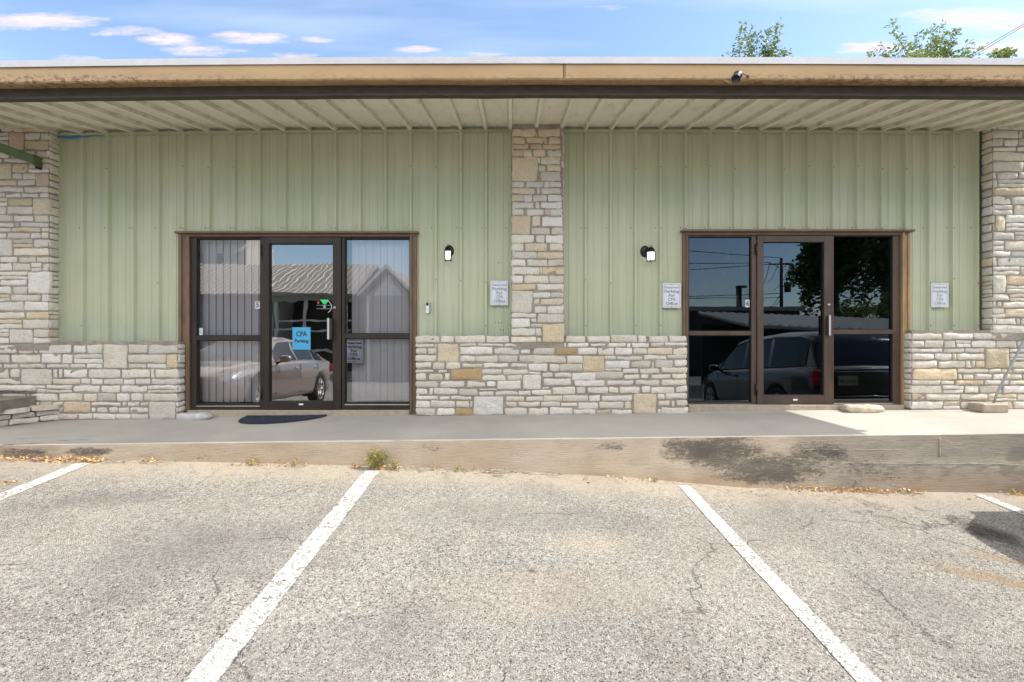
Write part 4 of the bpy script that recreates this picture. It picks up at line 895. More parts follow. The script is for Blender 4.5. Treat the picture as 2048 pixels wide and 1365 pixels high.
rock('loose_stone', 352, 421, 823.5, 836, -.19, .16, MT['rockgrey'], 'flat pale grey stone lying at the left corner of the left shop front', 3.3)
rock('loose_stone', 1686, 1764, 808.5, 822, -.20, .20, MT['rock'], 'flat cream sunlit stone lying before the tinted shop front', 8.1)
# weighted pole
Yb = -.27; bx = wx(1977, Yb); bz = zslab(bx, Yb); e = empty('weighted_pole', (bx, Yb, bz), 0, 'slanting galvanised pole set in a concrete block by the right pier', 'pole')
m = MB(); m.box(-.155, .145, -.10, .10, -.004, .098, 0, .012); m.v = [(x+.004*noise.noise((x*20,y*20,z*20)), y, z+.004*noise.noise((x*9,y*9,3))) for x,y,z in m.v]; m.build('base', MT['block'], e)
m = MB(); m.tube([(.06, 0, .09), (.095, -.0, .20), (.60, -.03, 1.25), (.9, -.05, 1.9)], .012, 10); m.build('rod', MT['steel'], e)

# stone step and its flank at the far left
e = empty('stone_steps', (-5.5, -.6, zslab(-5.5,-.6)), 0, 'low pale stone step flank with a grey concrete tread at the far left', 'steps')
def world_child(m, name, mats, par, **k):
    L_ = par.location; m.v = [(x-L_.x, y-L_.y, z-L_.z) for x, y, z in m.v]; return m.build(name, mats, par, **k)
rng = random.Random(5); m = MB()
# flank runs from the wall at (x~-5.35) out and left towards the viewer
pA = Vector((wx(112, -.15), -.15, 0)); dv = Vector((-.42, -.50, 0)); U = dv.normalized(); N_ = Vector((-U.y, U.x, 0))
if N_.y > 0: N_ = -N_
Ln = 1.6
for k, (za, zb2) in enumerate(((.0,.07),(.07,.135))):
    x = -.1
    while x < Ln:
        wd = rng.uniform(.16,.30); P0 = pA+U*(x+wd/2); zz = zslab(P0.x, P0.y)
        stone(m, x+wd/2, (za+zb2)/2+zz, wd/2-.008, (zb2-za)/2-.005, pA, U, N_, tint('g' if rng.random() < .5 else 'w'), .01); x += wd
for x in (-.05, .22, .5, .8, 1.15):                    # rough cap slabs with overhang
    wd = .27 if x < 1 else .35
    c = pA+U*(x+wd/2)-N_*.06; zz = zslab(c.x, c.y)+.14; vs = []
    sd = rng.uniform(0,50)
    for zq in (0, .045):
        for i in range(12):
            a = 2*math.pi*i/12; r = 1+.12*noise.noise((math.cos(a)*2+sd, math.sin(a)*2, zq*9)); ex = .55
            u_ = math.copysign(abs(math.cos(a))**ex, math.cos(a))*wd*.5*r; v_ = math.copysign(abs(math.sin(a))**ex, math.sin(a))*.125*r
            vs.append(c+U*u_+N_*v_+Vector((0,0,zz-c.z+zq+.01*noise.noise((u_*9+sd, v_*9, 2)))))
    m.add(vs, [list(range(12))[::-1], [12+i for i in range(12)]]+[[i, (i+1)%12, 12+(i+1)%12, 12+i] for i in range(12)], 0, tint('g' if x > .4 else 'w'))
P1 = pA+U*Ln
m.add([(pA.x, -.1, .3), (P1.x, P1.y, .3), (P1.x-.8, P1.y, .3), (pA.x-.6,-.1,.3), (pA.x, -.1, .68), (P1.x, P1.y, .65), (P1.x-.8, P1.y, .65), (pA.x-.6,-.1,.68)], [(0,1,5,4),(1,2,6,5),(4,5,6,7)], 1)
world_child(m, 'flank', [MT['stone'], MT['mortar']], e)
m = MB(); xa, xb = wx(-60,-.3), wx(48,-.3); zt = wz(797,-.3); m.prismx([(-.62, zt-.12), (-.16, zt-.12), (-.16, zt+.012), (-.62, zt)], -7.2, xb, 0)
world_child(m, 'tread', simple('dark_tread_concrete', (.20,.175,.15), .9, 0, .3, 10, .6, 50), e)
m = MB()
for k in range(3):
    stone(m, wx(12+45*k-60, -.2), wz(778,-.2)+.003, .13, .028, Vector((0,-.17,0)), X_, -Y_, tint('w'), .03)
world_child(m, 'ledge_stones', [MT['stone'], MT['mortar']], e)

# green canopy beam end, blue sheet
Yg = -.22; e = empty('canopy_beam', (wx(72,Yg), Yg, wz(328,Yg)), 0, 'dark green sloping metal channel ending against the left stone pier', 'beam')
zt, zbm_ = wz(313,Yg), wz(331,Yg); x1 = wx(73,Yg); x0 = wx(-160,Yg); sl = (wz(292-(160*.275),Yg+.0)-wz(313,Yg)); 
m = MB()
def sweep(poly, mi=0):
    a = [(x1, Yg+p, zbm_+q) for p, q in poly]; b = [(x0, Yg+p-.95, zbm_+q+sl+.10) for p, q in poly]; n = len(poly)
    m.add(a+b, [list(range(n)), list(range(2*n-1, n-1, -1))]+[[i, (i+1)%n, (i+1)%n+n, i+n] for i in range(n)], mi)
sweep([(-.05,0),(.05,0),(.05,.012),(-.038,.012),(-.038,.095),(.05,.095),(.05,.107),(-.05,.107)])
world_child(m, 'channel', MT['greenbeam'], e)
m = MB(); m.box(x1-.002, x1+.010, Yg-.055, Yg+.07, zbm_-.01, zbm_+.112, 0, .002); world_child(m, 'end_plate', MT['greenbeam'], e)
m = MB(); m.box(x1-.02, x1+.004, Yg+.0, YP+.0, zbm_-.035, zbm_-.005); world_child(m, 'bracket', MT['black'], e)
m = MB(); zz = wz(270.5); xs = [wx(122)+(wx(212)-wx(122))*i/20 for i in range(21)]
m.add([p for i, x in enumerate(xs) for p in ((x, -.034, zz+sag(x)+.032), (x, -.040-.01*math.sin(i*.9), zz+sag(x)+.001-.014*math.sin(i/20*math.pi*1.6)))], [[2*i, 2*i+1, 2*i+3, 2*i+2] for i in range(20)], 0, None, True)
tag(m.build('plastic_sheet', MT['tarp']), 'blue plastic sheet edge poking out beneath the soffit at upper left', 'plastic sheet')
# broken floodlight on the gutter
Yl = GY-.02; e = empty('floodlight', (wx(1476,Yl), GY, wz(150,Yl)), 0, 'small broken dark floodlight hanging from the tan gutter', 'floodlight')
m = MB(); m.lathe([(.0,.0),(.034,.004),(.040,.02),(.036,.028),(0,.03)], Matrix.Rotation(R(90),4,'X'), 14); m.build('mount', MT['lampmetal'], e)
m = MB(); m.lathe([(.014,.02),(.020,-.0),(.034,-.035),(.040,-.06),(.036,-.058),(.012,-.015),(0,-.01)], Matrix.Translation((-.02,-.05,-.02)) @ Matrix.Rotation(R(28),4,'Y') @ Matrix.Rotation(R(-25),4,'X'), 14); m.tube([(0,-.02,0),(-.01,-.05,-.004)], .009, 8); m.build('head', simple('dull_blue_black', (.05,.055,.075), .4, .4), e)
m = MB(); m.tube([(.02,-.02,.01),(.05,-.03,.002),(.085,-.015,-.004)], .005, 6); m.lathe([(0,.01),(.014,.004),(.014,-.014),(0,-.02)], Matrix.Translation((.095,-.016,-.006)), 8); m.build('sensor', simple('rusty_brown', (.16,.07,.05), .7), e)
m = MB(); m.tube([(-.05,-.02,-.055),(-.07,-.014,-.075),(-.09,-.01,-.06),(-.11,-.004,-.045)], .004, 6); m.build('wire', MT['tan'], e)

# ------------------------------------------------------------------ plants, litter
def leaf_cloud(m, c, n, r, size, rr, mi=0, flat=.0, up=0):
    for _ in range(n):
        while True:
            d = Vector((rr.uniform(-1,1), rr.uniform(-1,1), rr.uniform(-1,1)))
            if d.length < 1: break
        p = Vector(c)+Vector((d.x*r[0], d.y*r[1], d.z*r[2])); s = size*rr.uniform(.6,1.3)
        a = Vector((rr.uniform(-1,1), rr.uniform(-1,1), rr.uniform(-.6,.6)+up)).normalized(); b = a.cross(Vector((rr.uniform(-1,1), rr.uniform(-1,1), rr.uniform(-1,1)))).normalized()
        m.add([p, p+a*s*.5+b*s*.24, p+a*s, p+a*s*.5-b*s*.24], [(0,1,2,3)], mi)
def weed(px, py, h, n, wdt, label, seed, dry=.3, Y=-1.42):
    rr = random.Random(seed); x = wx(px, Y); zb_ = zlot(x, Y)
    e = empty('weed', (x, Y, zb_), 0, label, 'weed', 'weeds growing along the kerb')
    st = MB(); lf = MB()
    for _ in range(n):
        a = rr.uniform(0, 6.28); ln = h*rr.uniform(.5,1); lean = rr.uniform(.05,.8)*wdt; y_ = -abs(math.sin(a))*lean*.6+.02
        p0 = Vector((rr.uniform(-.3,.3)*wdt, rr.uniform(-.02,.03), 0)); p2 = p0+Vector((math.cos(a)*lean, y_, ln*(1-.35*min(1,lean/wdt)))); p1 = (p0+p2)/2+Vector((0,0,ln*.12))
        st.tube([p0, p1, p2], [.0022,.0016,.0008], 4, 0, False)
        for k in range(int(9+ln*60)):
            t = rr.uniform(.15,1); q = p0*(1-t)**2+p1*2*t*(1-t)+p2*t*t
            leaf_cloud(lf, q, 1, (.008,.008,.008), .017, rr, 1 if rr.random() < dry+.5*(t-.5) else 0)
    lf.build('leaves', [MT['weed'], MT['weeddry']], e); st.build('stems', MT['weeddry'], e)
weed(752, 932, .235, 75, .19, 'largest green weed clump growing at the kerb beside the left parking line', 1, .12, -1.44)
weed(786, 932, .12, 14, .09, 'low trailing green weed just right of the largest weed clump', 8, .2, -1.46)
weed(507, 925, .085, 9, .05, 'small yellow green weed at the kerb below the left glass door', 2, .35)
weed(587, 925, .10, 6, .04, 'thin yellow weed at the kerb between the small one and the big clump', 3, .6)
weed(868, 940, .07, 4, .03, 'tiny dry weed at the kerb right of the big clump', 4, .8)
weed(917, 940, .075, 8, .045, 'small sparse green weed at the kerb below the centre wall', 5, .3)
weed(1312, 955, .075, 6, .05, 'small weed at the kerb left of the right parking line', 6, .6)
weed(2026, 985, .06, 9, .05, 'small green weed at the kerb at the right edge', 7, .2)
rr = random.Random(12)
m = MB()
def scatter(pa, pb, n, yspread, hup, s):
    for _ in range(int(n*.65)):
        t = rr.random(); px = pa+(pb-pa)*t; Y = SY-.02-abs(rr.gauss(0, yspread)); x = wx(px, -1.4)+rr.uniform(-.02,.02); z = zlot(x, Y)+rr.uniform(.003, .006+hup*max(0, 1-(SY-Y)/.1))
        leaf_cloud(m, (x, Y, z), 1, (.01,.01,.003), s, rr)
for a, b, n in ((-60,70,240),(75,205,520),(275,330,70),(455,620,110),(700,800,120),(930,990,30),(1220,1300,40),(1545,1625,60),(1625,1845,420),(2005,2060,70),(205,2048,160)): scatter(a, b, n, .035 if b-a < 300 else .09, .035, .032)
for _ in range(60): x = -3.9+rr.gauss(0,.5)-.6; Y = -2.05+rr.gauss(0,.05); leaf_cloud(m, (wx(18,-1.9)+rr.gauss(0,.12), -1.95+rr.gauss(0,.03), zlot(-4.3,-1.95)+.006), 1, (.01,.01,.002), .028, rr)
tag(m.build('leaf_litter', MT['litter']), 'dry orange leaves gathered along the foot of the kerb', 'leaf litter', None, 'stuff')
m = MB()
for _ in range(150):
    px = rr.choice((rr.uniform(930,1120), rr.uniform(1560,1850), rr.uniform(60,330), rr.uniform(800,1000))); Y = -1.38-abs(rr.gauss(0,.05)); x = wx(px,-1.4); a = rr.gauss(0,.35); L_ = rr.uniform(.03,.13); z = zlot(x,Y)+.008
    m.tube([(x,Y,z),(x+L_*.5*math.cos(a),Y+L_*.5*math.sin(a)+.004,z+.006*rr.random()),(x+L_*math.cos(a),Y+L_*math.sin(a),z+.002)], rr.uniform(.0015,.0035), 5)
tag(m.build('twigs', MT['twig']), 'dry twigs and straw lying along the foot of the kerb', 'twigs', None, 'stuff')
m = MB(); x = wx(1720, -1.42); z = zlot(x,-1.42)
m.tube([(x-.035,-1.40,z),(x-.03,-1.385,z+.05),(x-.005,-1.38,z+.10)], .004, 6); m.tube([(x-.005,-1.38,z+.10),(x+.03,-1.40,z+.07),(x+.07,-1.42,z+.01)], .0035, 6)
tag(m.build('bent_twig', MT['twig']), 'dark bent twig standing against the stained kerb on the right', 'twig')

def tree(name, loc, h, crown, nleaf, size, mat, label, seed, grp, whips=(), trunk_r=.18, limbs=9, clumps=60):
    rr = random.Random(seed); e = empty(name, loc, 0, label, 'tree', grp); L0 = Vector(loc)
    t = MB(); cx, cy, cz, rx, ry, rz = crown; C_ = Vector((cx, cy, cz))
    top = Vector((cx*.6, cy*.6, cz)); mid = top*.5+Vector((rr.uniform(-.2,.2), rr.uniform(-.2,.2), 0))
    t.tube([(0,0,-.2), mid*.5, mid, top], [trunk_r*1.3, trunk_r, trunk_r*.8, trunk_r*.45], 9)
    lf = MB(); ends = []
    for k in range(limbs):
        a = 6.28*k/limbs+rr.uniform(-.3,.3); f = rr.uniform(.35,.9); p0 = mid+(top-mid)*f
        p2 = C_+Vector((math.cos(a)*rx*rr.uniform(.5,.85), math.sin(a)*ry*rr.uniform(.5,.85), rz*rr.uniform(-.3,.75))); p1 = (p0+p2)/2+Vector((0,0,-.1*rz))
        t.tube([p0, p1, p2], [trunk_r*.4, trunk_r*.25, trunk_r*.08], 6); ends.append((p1, p2))
        for q in range(3):
            b = p1+(p2-p1)*rr.uniform(.2,.9); c2 = b+Vector((rr.uniform(-1,1)*rx*.35, rr.uniform(-1,1)*ry*.35, rr.uniform(0,.5)*rz)); t.tube([b, c2], [trunk_r*.12, trunk_r*.03], 5); ends.append((b, c2))
    for _ in range(clumps):
        p1, p2 = rr.choice(ends); c = p1+(p2-p1)*rr.uniform(.4,1.15)+Vector((rr.gauss(0,.16)*rx, rr.gauss(0,.16)*ry, rr.gauss(0,.15)*rz))
        s = rr.uniform(.10,.22); leaf_cloud(lf, c, nleaf//clumps, (rx*s, ry*s, rz*s*.8), size, rr)
    for (wpx, wpy, n) in whips:
        Yw = L0.y+cy+rr.uniform(-.5,.5); tip = Vector((wx(wpx, Yw), Yw, wz(wpy, Yw)))-L0; base = Vector((cx+(tip.x-cx)*.55, cy, tip.z-rr.uniform(1.3,1.9))); midp = (tip+base)/2+Vector((rr.uniform(-.15,.15),0,-.1))
        t.tube([base, midp, tip], [.018,.011,.004], 5)
        for _ in range(int(n*2.4)):
            u = rr.random()**.7; q = base*(1-u)**2+midp*2*u*(1-u)+tip*u*u; w_ = .26*(1-u)+.05; leaf_cloud(lf, q, 1, (w_, .3, w_*.7), size, rr)
    t.build('trunk', MT['bark'], e); lf.build('crown', mat, e); return e
Yt = 11.5; xt = wx(1516, Yt)
tree('oak_tree', (xt, Yt, -.2), 12, (0, 0, 10.3, 1.6, 1.5, 1.6), 8500, .13, MT['leaf'], 'small leafy tree top showing above the roof right of centre', 3, 'trees beyond the roof',
     [(1482,46,40),(1556,44,52),(1500,62,50),(1515,72,60),(1476,68,40),(1536,58,55),(1465,88,34),(1572,100,20),(1455,100,14),(1525,90,60),(1550,80,60),(1495,90,60),(1445,108,8),(1540,100,60)], .16)
Yt = 12.5; xt = wx(1870, Yt)
tree('pecan_tree', (xt, Yt, -.2), 12, (0, 0, 10.3, 3.1, 2.0, 1.75), 15000, .14, MT['leaf2'], 'wide pale green tree top showing above the roof at far right', 4, 'trees beyond the roof',
     [(1782,44,46),(1880,52,56),(1912,56,50),(1838,64,50),(1862,52,40),(1800,78,60),(1900,80,80),(1935,84,50),(1870,80,80),(1820,90,70),(1760,84,40),(1745,94,36),(1732,104,24),(1960,92,44),(1985,104,20),(1850,96,80),(1915,100,80),(1780,100,70),(2035,110,12),(1888,66,60),(1890,98,90),(1930,104,70)], .2)
for dy, lab in ((0, 'upper of two thin power lines crossing the sky at far right'), (6, 'lower of two thin power lines crossing the sky at far right')):
    m = MB(); Yw = 14; pts = [(wx(1930+30*k, Yw), Yw, wz(117-17.5*k+dy*(1-k*.08), Yw)) for k in range(12)]; m.tube(pts, .012, 5); tag(m.build('power_line', MT['black']), lab, 'power line', 'power lines above the roof')

# ------------------------------------------------------------------ vehicles standing beside the view (seen mirrored in the glass, one throws its shadow in)
MT['taupe'] = m_carpaint('taupe_metallic_paint', (.33,.275,.26), .55); MT['carblack'] = m_carpaint('black_car_paint', (.006,.006,.008), 0)
MT['carglass'] = simple('dark_car_glass', (.010,.016,.03), .04, 0, .02); MT['tyre'] = simple('tyre_rubber', (.018,.018,.018), .85); MT['rim'] = simple('alloy_rim', (.58,.57,.55), .28, .85, .04)
MT['chrome'] = simple('chrome', (.75,.75,.75), .08, 1, .02); MT['lens'] = simple('clear_lens', (.5,.52,.55), .08, .3, .1); MT['redlens'] = simple('red_lens', (.35,.02,.02), .1)
def car(name, L, W, prof, paint, loc, rot, label, wheels, wr, suv=False, plate='', rear_shape=1):
    """prof: list of (s, lower, shoulder, half width factor); greenhouse: list of (s, roof z, half width at roof)"""
    e = empty(name, loc, 0, label, 'car', 'cars parked nose or tail to the walkway'); e.rotation_euler = rot
    hw = W/2; body, green = prof
    ss = sorted(set([b[0] for b in body]+[wc+d for wc in wheels for d in (-.44,-.40,-.36,-.3,-.22,-.12,0,.12,.22,.3,.36,.40,.44)]+[L*i/40 for i in range(41)]))
    def bp(s, i): return interp(s, [(b[0], b[i]) for b in body])
    m = MB(); n = 0; vs = []; AR = wr+.055
    for s in ss:
        zl, zb_, f = bp(s,1), bp(s,2), bp(s,3)*hw; arch = 0
        for wc in wheels:
            d = abs(s-wc)
            if d < AR: arch = max(arch, wr+math.sqrt(AR*AR-d*d))
        H = zb_-zl; hood = .05 if not suv else .04
        pts = [(0, zl+.02), (f*.80, zl+.02), (f*.955, max(zl+.06, arch)), (f*.99, max(zl+.28*H, arch+.015)), (f*1.0, max(zl+.52*H, arch+.03)), (f*.985, max(zl+.74*H, arch+.05)), (f*.965, zb_-.05), (f*.91, zb_), (f*.6, zb_+hood*.7), (0, zb_+hood)]
        full = pts+[(-x, z) for x, z in pts[-2:0:-1]]; n = len(full); vs += [(x, -s, z) for x, z in full]
    k = len(ss); fs = [[i*n+j, i*n+(j+1)%n, (i+1)*n+(j+1)%n, (i+1)*n+j] for i in range(k-1) for j in range(n)]
    fs += [list(range(n))[::-1], [(k-1)*n+j for j in range(n)]]
    m.add(vs, fs, 0, None, True)
    for wc in wheels:
        for sx in (-1, 1): m.box(sx*(hw-.32), sx*(hw-.05), -wc-AR+.02, -wc+AR-.02, .18, wr+AR-.08, 1)
    m.build('body', [paint, MT['black']], e)
    # cabin
    g = MB(); gs = [q[0] for q in green]; gl = []; vs = []
    s0, s1 = gs[0], gs[-1]; fine = [s0+(s1-s0)*i/44 for i in range(45)]
    for s in fine:
        zr = interp(s, [(q[0], q[1]) for q in green]); wr_ = interp(s, [(q[0], q[2]) for q in green])*hw; zb_ = bp(s,2)-.03; wb = .90*bp(s,3)*hw
        t = max(0, min(1, (zr-zb_)/.25)); wr2 = wb+(wr_-wb)*t
        pts = [(wb, zb_), (wb-.02+.0, zb_+.05*t), (wr2+.015, zb_+(zr-zb_)*.86), (wr2-.04, zb_+(zr-zb_)*.965), (wr2*.6, zr+.015), (0, zr+.03)]
        full = pts+[(-x, z) for x, z in pts[-2::-1]]; n = len(full); vs += [(x, -s, z) for x, z in full]; gl.append(zr)
    zt = max(gl); pill = green[0][3]
    top0 = min(s for s, z in zip(fine, gl) if z > zt-.10); top1 = max(s for s, z in zip(fine, gl) if z > zt-.12)
    fsP = []; fsG = []
    for i in range(len(fine)-1):
        sm = (fine[i]+fine[i+1])/2
        for j in range(n-1):
            f = [i*n+j, i*n+j+1, (i+1)*n+j+1, (i+1)*n+j]
            side = j in (1, n-3); topf = j in (3,4,5,6)
            glass = (side and all(abs(sm-p) > .05 for p in pill) and s0+.35 < sm < s1-.25) or (topf and (sm < top0 or sm > top1))
            (fsG if glass else fsP).append(f)
    g.add(vs, fsP, 0, None, True); g.add(vs, fsG, 1, None, True); g.add(vs, [[(len(fine)-1)*n+j for j in range(n)]], 1 if suv else 0)
    g.build('cabin', [paint, MT['carglass']], e)
    for sx in (-1, 1):      # bright line round the side windows
        q = MB(); ax = [i for i in range(len(fine)) if s0+.36 < fine[i] < s1-.27]; off = (lambda v: Vector((v[0]*1.012*(1 if sx > 0 else -1), v[1], v[2])))
        lo = [off(vs[i*n+1]) for i in ax]; hi_ = [off(vs[i*n+2]) for i in ax]; q.tube(lo+hi_[::-1]+[lo[0]], .007, 5); q.build('window_trim', MT['chrome'] if not suv else MT['black'], e)
    for wc in wheels:
        for sx in (-1, 1):
            M0 = Matrix.Translation((sx*(hw-.115), -wc, wr)) @ Matrix.Rotation(R(90*sx), 4, 'Y'); t = MB()
            t.lathe([(wr*.70,-.10),(wr*.94,-.105),(wr,-.08),(wr,.08),(wr*.94,.105),(wr*.70,.10),(wr*.66,.085),(wr*.66,-.085),(wr*.70,-.10)], M0, 36); wo = t.build('wheel', MT['tyre'], e)
            r_ = MB(); r_.lathe([(wr*.70,.098),(wr*.665,.102),(wr*.64,.085),(wr*.62,.02)], M0, 36); r_.lathe([(0,.075),(.05,.073),(.065,.06),(.07,.03)], M0, 16)
            for q in range(7):
                for dd in (-.10, .10):
                    a = 2*math.pi*q/7+dd; b = 2*math.pi*q/7+dd*1.6
                    p, q2 = Vector((.05*math.cos(a), .05*math.sin(a), .068)), Vector((wr*.65*math.cos(b), wr*.65*math.sin(b), .088)); r_.tube([M0 @ p, M0 @ q2], [.016,.012], 6)
            r_.build('rim', MT['rim'], wo); dk = MB(); dk.lathe([(0,.02),(wr*.64,.02)], M0, 20); dk.build('brake', MT['black'], wo)
    ms = body[0]
    for sx in (-1, 1):      # mirrors, handles
        q = MB(); sm = green[0][4]; zz = bp(sm,2)+.06; q.lathe([(0,-.115),(.06,-.10),(.085,-.03),(.085,.04),(.06,.10),(0,.115)], Matrix.Translation((sx*(hw+.09), -sm, zz)) @ Matrix.Rotation(R(90),4,'Y') @ Matrix.Diagonal((.85,.8,1,1)), 14); q.tube([(sx*(hw-.10), -sm-.03, zz-.07), (sx*(hw+.04), -sm, zz-.04)], .022, 8, 1)
        q.build('wing_mirror', [paint, MT['black']], e)
        for sh in green[0][5]:
            q = MB(); zh = bp(sh,2)-.13; q.tube([(sx*(hw*.97), -sh+.10, zh), (sx*(hw*.97+.03), -sh+.07, zh+.004), (sx*(hw*.97+.03), -sh-.07, zh+.006), (sx*(hw*.97), -sh-.10, zh+.004)], .014, 8); q.build('door_handle', MT['chrome'] if not suv else paint, e)
    for sx in (-1, 1):
        for sh in green[0][6]:
            q = MB(); f = bp(sh,3)*hw; zl, zb_ = bp(sh,1), bp(sh,2); q.tube([(sx*f*.972, -sh, zl+.1), (sx*f*1.0, -sh, zl+.5*(zb_-zl)), (sx*f*.975, -sh, zb_-.05)], .004, 4); q.build('door_gap', MT['black'], e)
    return e, bp, hw
# taupe sedan: nose towards the walk
sed_body = [(0,.34,.56,.52),(.06,.24,.62,.66),(.20,.20,.68,.80),(.45,.18,.76,.93),(.9,.17,.845,.985),(1.4,.17,.90,1.0),(2.4,.18,.93,1.0),(3.6,.19,.965,1.0),(4.3,.22,1.0,.965),(4.62,.28,1.0,.87),(4.80,.36,.94,.74),(4.86,.45,.82,.62)]
sed_green = [(1.22,.90,.80,(2.62,3.52,1.62),1.62,(2.40,3.38),(1.50,2.58,3.52)),(1.5,1.06,.78),(2.05,1.36,.66),(2.5,1.425,.655),(3.1,1.42,.655),(3.6,1.33,.65),(4.1,1.12,.68),(4.36,1.0,.72)]
pitch = math.atan(.058); xs_c, yn = -5.32, -1.72
e, bp, hw = car('sedan', 4.86, 1.82, (sed_body, sed_green), MT['taupe'], (xs_c, yn, zlot(xs_c, -4.1)+.058*(4.1+yn)), (pitch, 0, 0), 'taupe metallic sedan parked nose to the walkway, mirrored in the left shop front', (.95, 3.72), .33)
for sx in (-1, 1):
    q = MB(); pts = [(sx*.40,-.075,.60),(sx*.62,-.20,.665),(sx*.78,-.42,.73),(sx*.85,-.72,.775),(sx*.865,-.70,.70),(sx*.80,-.36,.60),(sx*.66,-.16,.55),(sx*.45,-.065,.545)]
    n = len(pts); c = Vector((sx*.70,-.30,.66)); q.add([Vector(p)+Vector((sx*.02,.03,.012)) for p in pts]+[c+Vector((sx*.06,.06,.03))], [[i, (i+1)%n, n] for i in range(n)], 0, None, True); q.build('headlight', MT['lens'], e)
    q = MB(); q.box(sx*.50, sx*.80, -4.80, -4.70, .72, .90, 0, .03); q.build('taillight', MT['redlens'], e)
q = MB()
for z in (.40,.45,.50,.55): q.tube([(-.30,-.03-.02,z),(0,.01,z),(.30,-.05,z)], .009, 6)
q.tube([(-.34,-.06,.36),(-.36,-.06,.58),(0,-.0,.61),(.36,-.06,.58),(.34,-.06,.36),(0,.0,.33),(-.34,-.06,.36)], .014, 6); q.build('grille', MT['chrome'], e)
# black family car: tail towards the walk
suv_body = [(0,.40,.70,.60),(.08,.30,.80,.76),(.3,.22,.90,.90),(.8,.22,.98,.985),(1.3,.22,1.04,1.0),(2.4,.22,1.06,1.0),(3.6,.23,1.08,1.0),(4.5,.25,1.10,.985),(4.85,.28,1.10,.95),(5.0,.34,1.08,.90),(5.03,.42,1.02,.86)]
suv_green = [(1.0,1.04,.84,(2.55,3.55,1.45),1.55,(2.35,3.35),(1.45,2.5,3.5)),(1.5,1.36,.76),(2.0,1.66,.74),(2.5,1.74,.74),(3.6,1.75,.75),(4.5,1.70,.74),(4.72,1.62,.73),(4.98,1.10,.80)]
xs_c, L = 5.72, 5.03; yt_ = -1.80
e, bp, hw = car('suv', L, 1.96, (suv_body, suv_green), MT['carblack'], (xs_c, yt_-L, zlot(xs_c, -4.3)-.058*(yt_-L+4.3)*-1), (-pitch, 0, math.pi), 'black sport utility car backed up to the walkway, mirrored in the tinted shop front', (1.0, 4.02), .37, True)
q = MB(); 
for z, w_ in ((1.06,.70),(1.02,.66)): q.tube([(-w_,-L-.0,z),(0,-L-.03,z+.01),(w_,-L,z)], .010, 6)
for z, w_ in ((.62,.80),(.46,.78)): q.tube([(-w_,-L+.03,z),(0,-L-.03,z+.01),(w_,-L+.03,z)], .012, 6)
q.build('chrome_strip', MT['chrome'], e)
for sx in (-1, 1): q = MB(); q.box(sx*.74, sx*.90, -L-.01, -L+.10, .80, 1.05, 0, .02); q.build('taillight', MT['redlens'], e)
q = MB(); q.box(-.155+.35,.155+.35,-L-.035,-L-.02,.80,.955); put_text(q, 'VACZ-781', .35, -L-.037, .865, .07, .001, 1, .26, 1)
q.v = q.v; q.build('number_plate', [simple('plate_white', (.5,.48,.38), .5), MT['darkink']], e)

# ------------------------------------------------------------------ across the car park (mirrored in the glass)
MT['siding'] = simple('warm_grey_siding', (.30,.285,.27), .8, 0, .08, 3, .2, 30); MT['siding2'] = simple('pale_beige_siding', (.50,.48,.42), .8, 0, .08, 3)
MT['mroof'] = simple('weathered_metal_roof', (.27,.25,.23), .6, .1, .15, 2); MT['seam'] = simple('pale_roof_seam', (.60,.58,.54), .5); MT['whitetrim'] = simple('white_wood_trim', (.70,.69,.66), .6)
MT['darkwall'] = simple('dark_brown_siding', (.05,.042,.037), .8); MT['pole'] = simple('tarred_pole', (.05,.038,.03), .9)
def GX(px, Z): return (px-1024)*Z/F
def GY_(Z): return -(Z-6.11)+0.0
def GZ(py, Z): return CZ+(682.5-py)*Z/F
e = empty('long_building', (-12, GY_(25), -.17), 0, 'long warm grey building with weathered metal roof and dark porch across the car park', 'building')
Y0 = GY_(25); xa, xb = -30, GX(700, 25); ze = GZ(590, 25); zr = GZ(533, 29)
m = MB(); m.box(xa, GX(545,25), Y0-8, Y0, -.3, ze, 0); m.box(GX(545,25), xb, Y0-8, Y0-2.4, -.3, ze, 1); m.box(GX(545,25), xb, Y0-.12, Y0, ze-.35, ze, 0); world_child(m, 'wall', [MT['siding'], MT['darkwall']], e)
m = MB(); m.add([(xa-.3,Y0+.4,ze-.1),(xb+.3,Y0+.4,ze-.1),(xb+.3,Y0-4,zr),(xa-.3,Y0-4,zr),(xb+.3,Y0-8.4,ze-.1),(xa-.3,Y0-8.4,ze-.1),(xa-.3,Y0+.4,ze+.02),(xb+.3,Y0+.4,ze+.02),(xb+.3,Y0-4,zr+.12),(xa-.3,Y0-4,zr+.12),(xb+.3,Y0-8.4,ze+.02),(xa-.3,Y0-8.4,ze+.02)],
    [(0,1,2,3),(3,2,4,5),(6,9,8,7),(9,11,10,8),(0,6,7,1),(5,4,10,11),(1,7,8,2),(2,8,10,4),(0,3,9,6),(3,5,11,9)], 0)
x = xa
while x < xb+.2: m.tube([(x,Y0+.4,ze+.035),(x,Y0-4,zr+.135)], .022, 4, 1, True, False); x += .3
world_child(m, 'roof', [MT['mroof'], MT['seam']], e)
m = MB()
for px in (552, 610, 690): m.box(GX(px,25)-.07, GX(px,25)+.07, Y0-.12, Y0, -.3, ze-.35)
for py in (641, 661, 703): m.box(GX(545,25), xb, Y0-.08, Y0-.03, GZ(py,25)-.05, GZ(py,25)+.05)
world_child(m, 'porch_rail', MT['siding2'], e)
e = empty('gabled_wing', (-5, GY_(20), -.17), 0, 'gabled grey wing with white rake boards and downspout across the car park', 'building')
Y0 = GY_(20); ax, az_ = GX(776,20), GZ(534,20); lx, lz = GX(721,20), GZ(592,20); rx_, rz = GX(831,20), GZ(592,20)
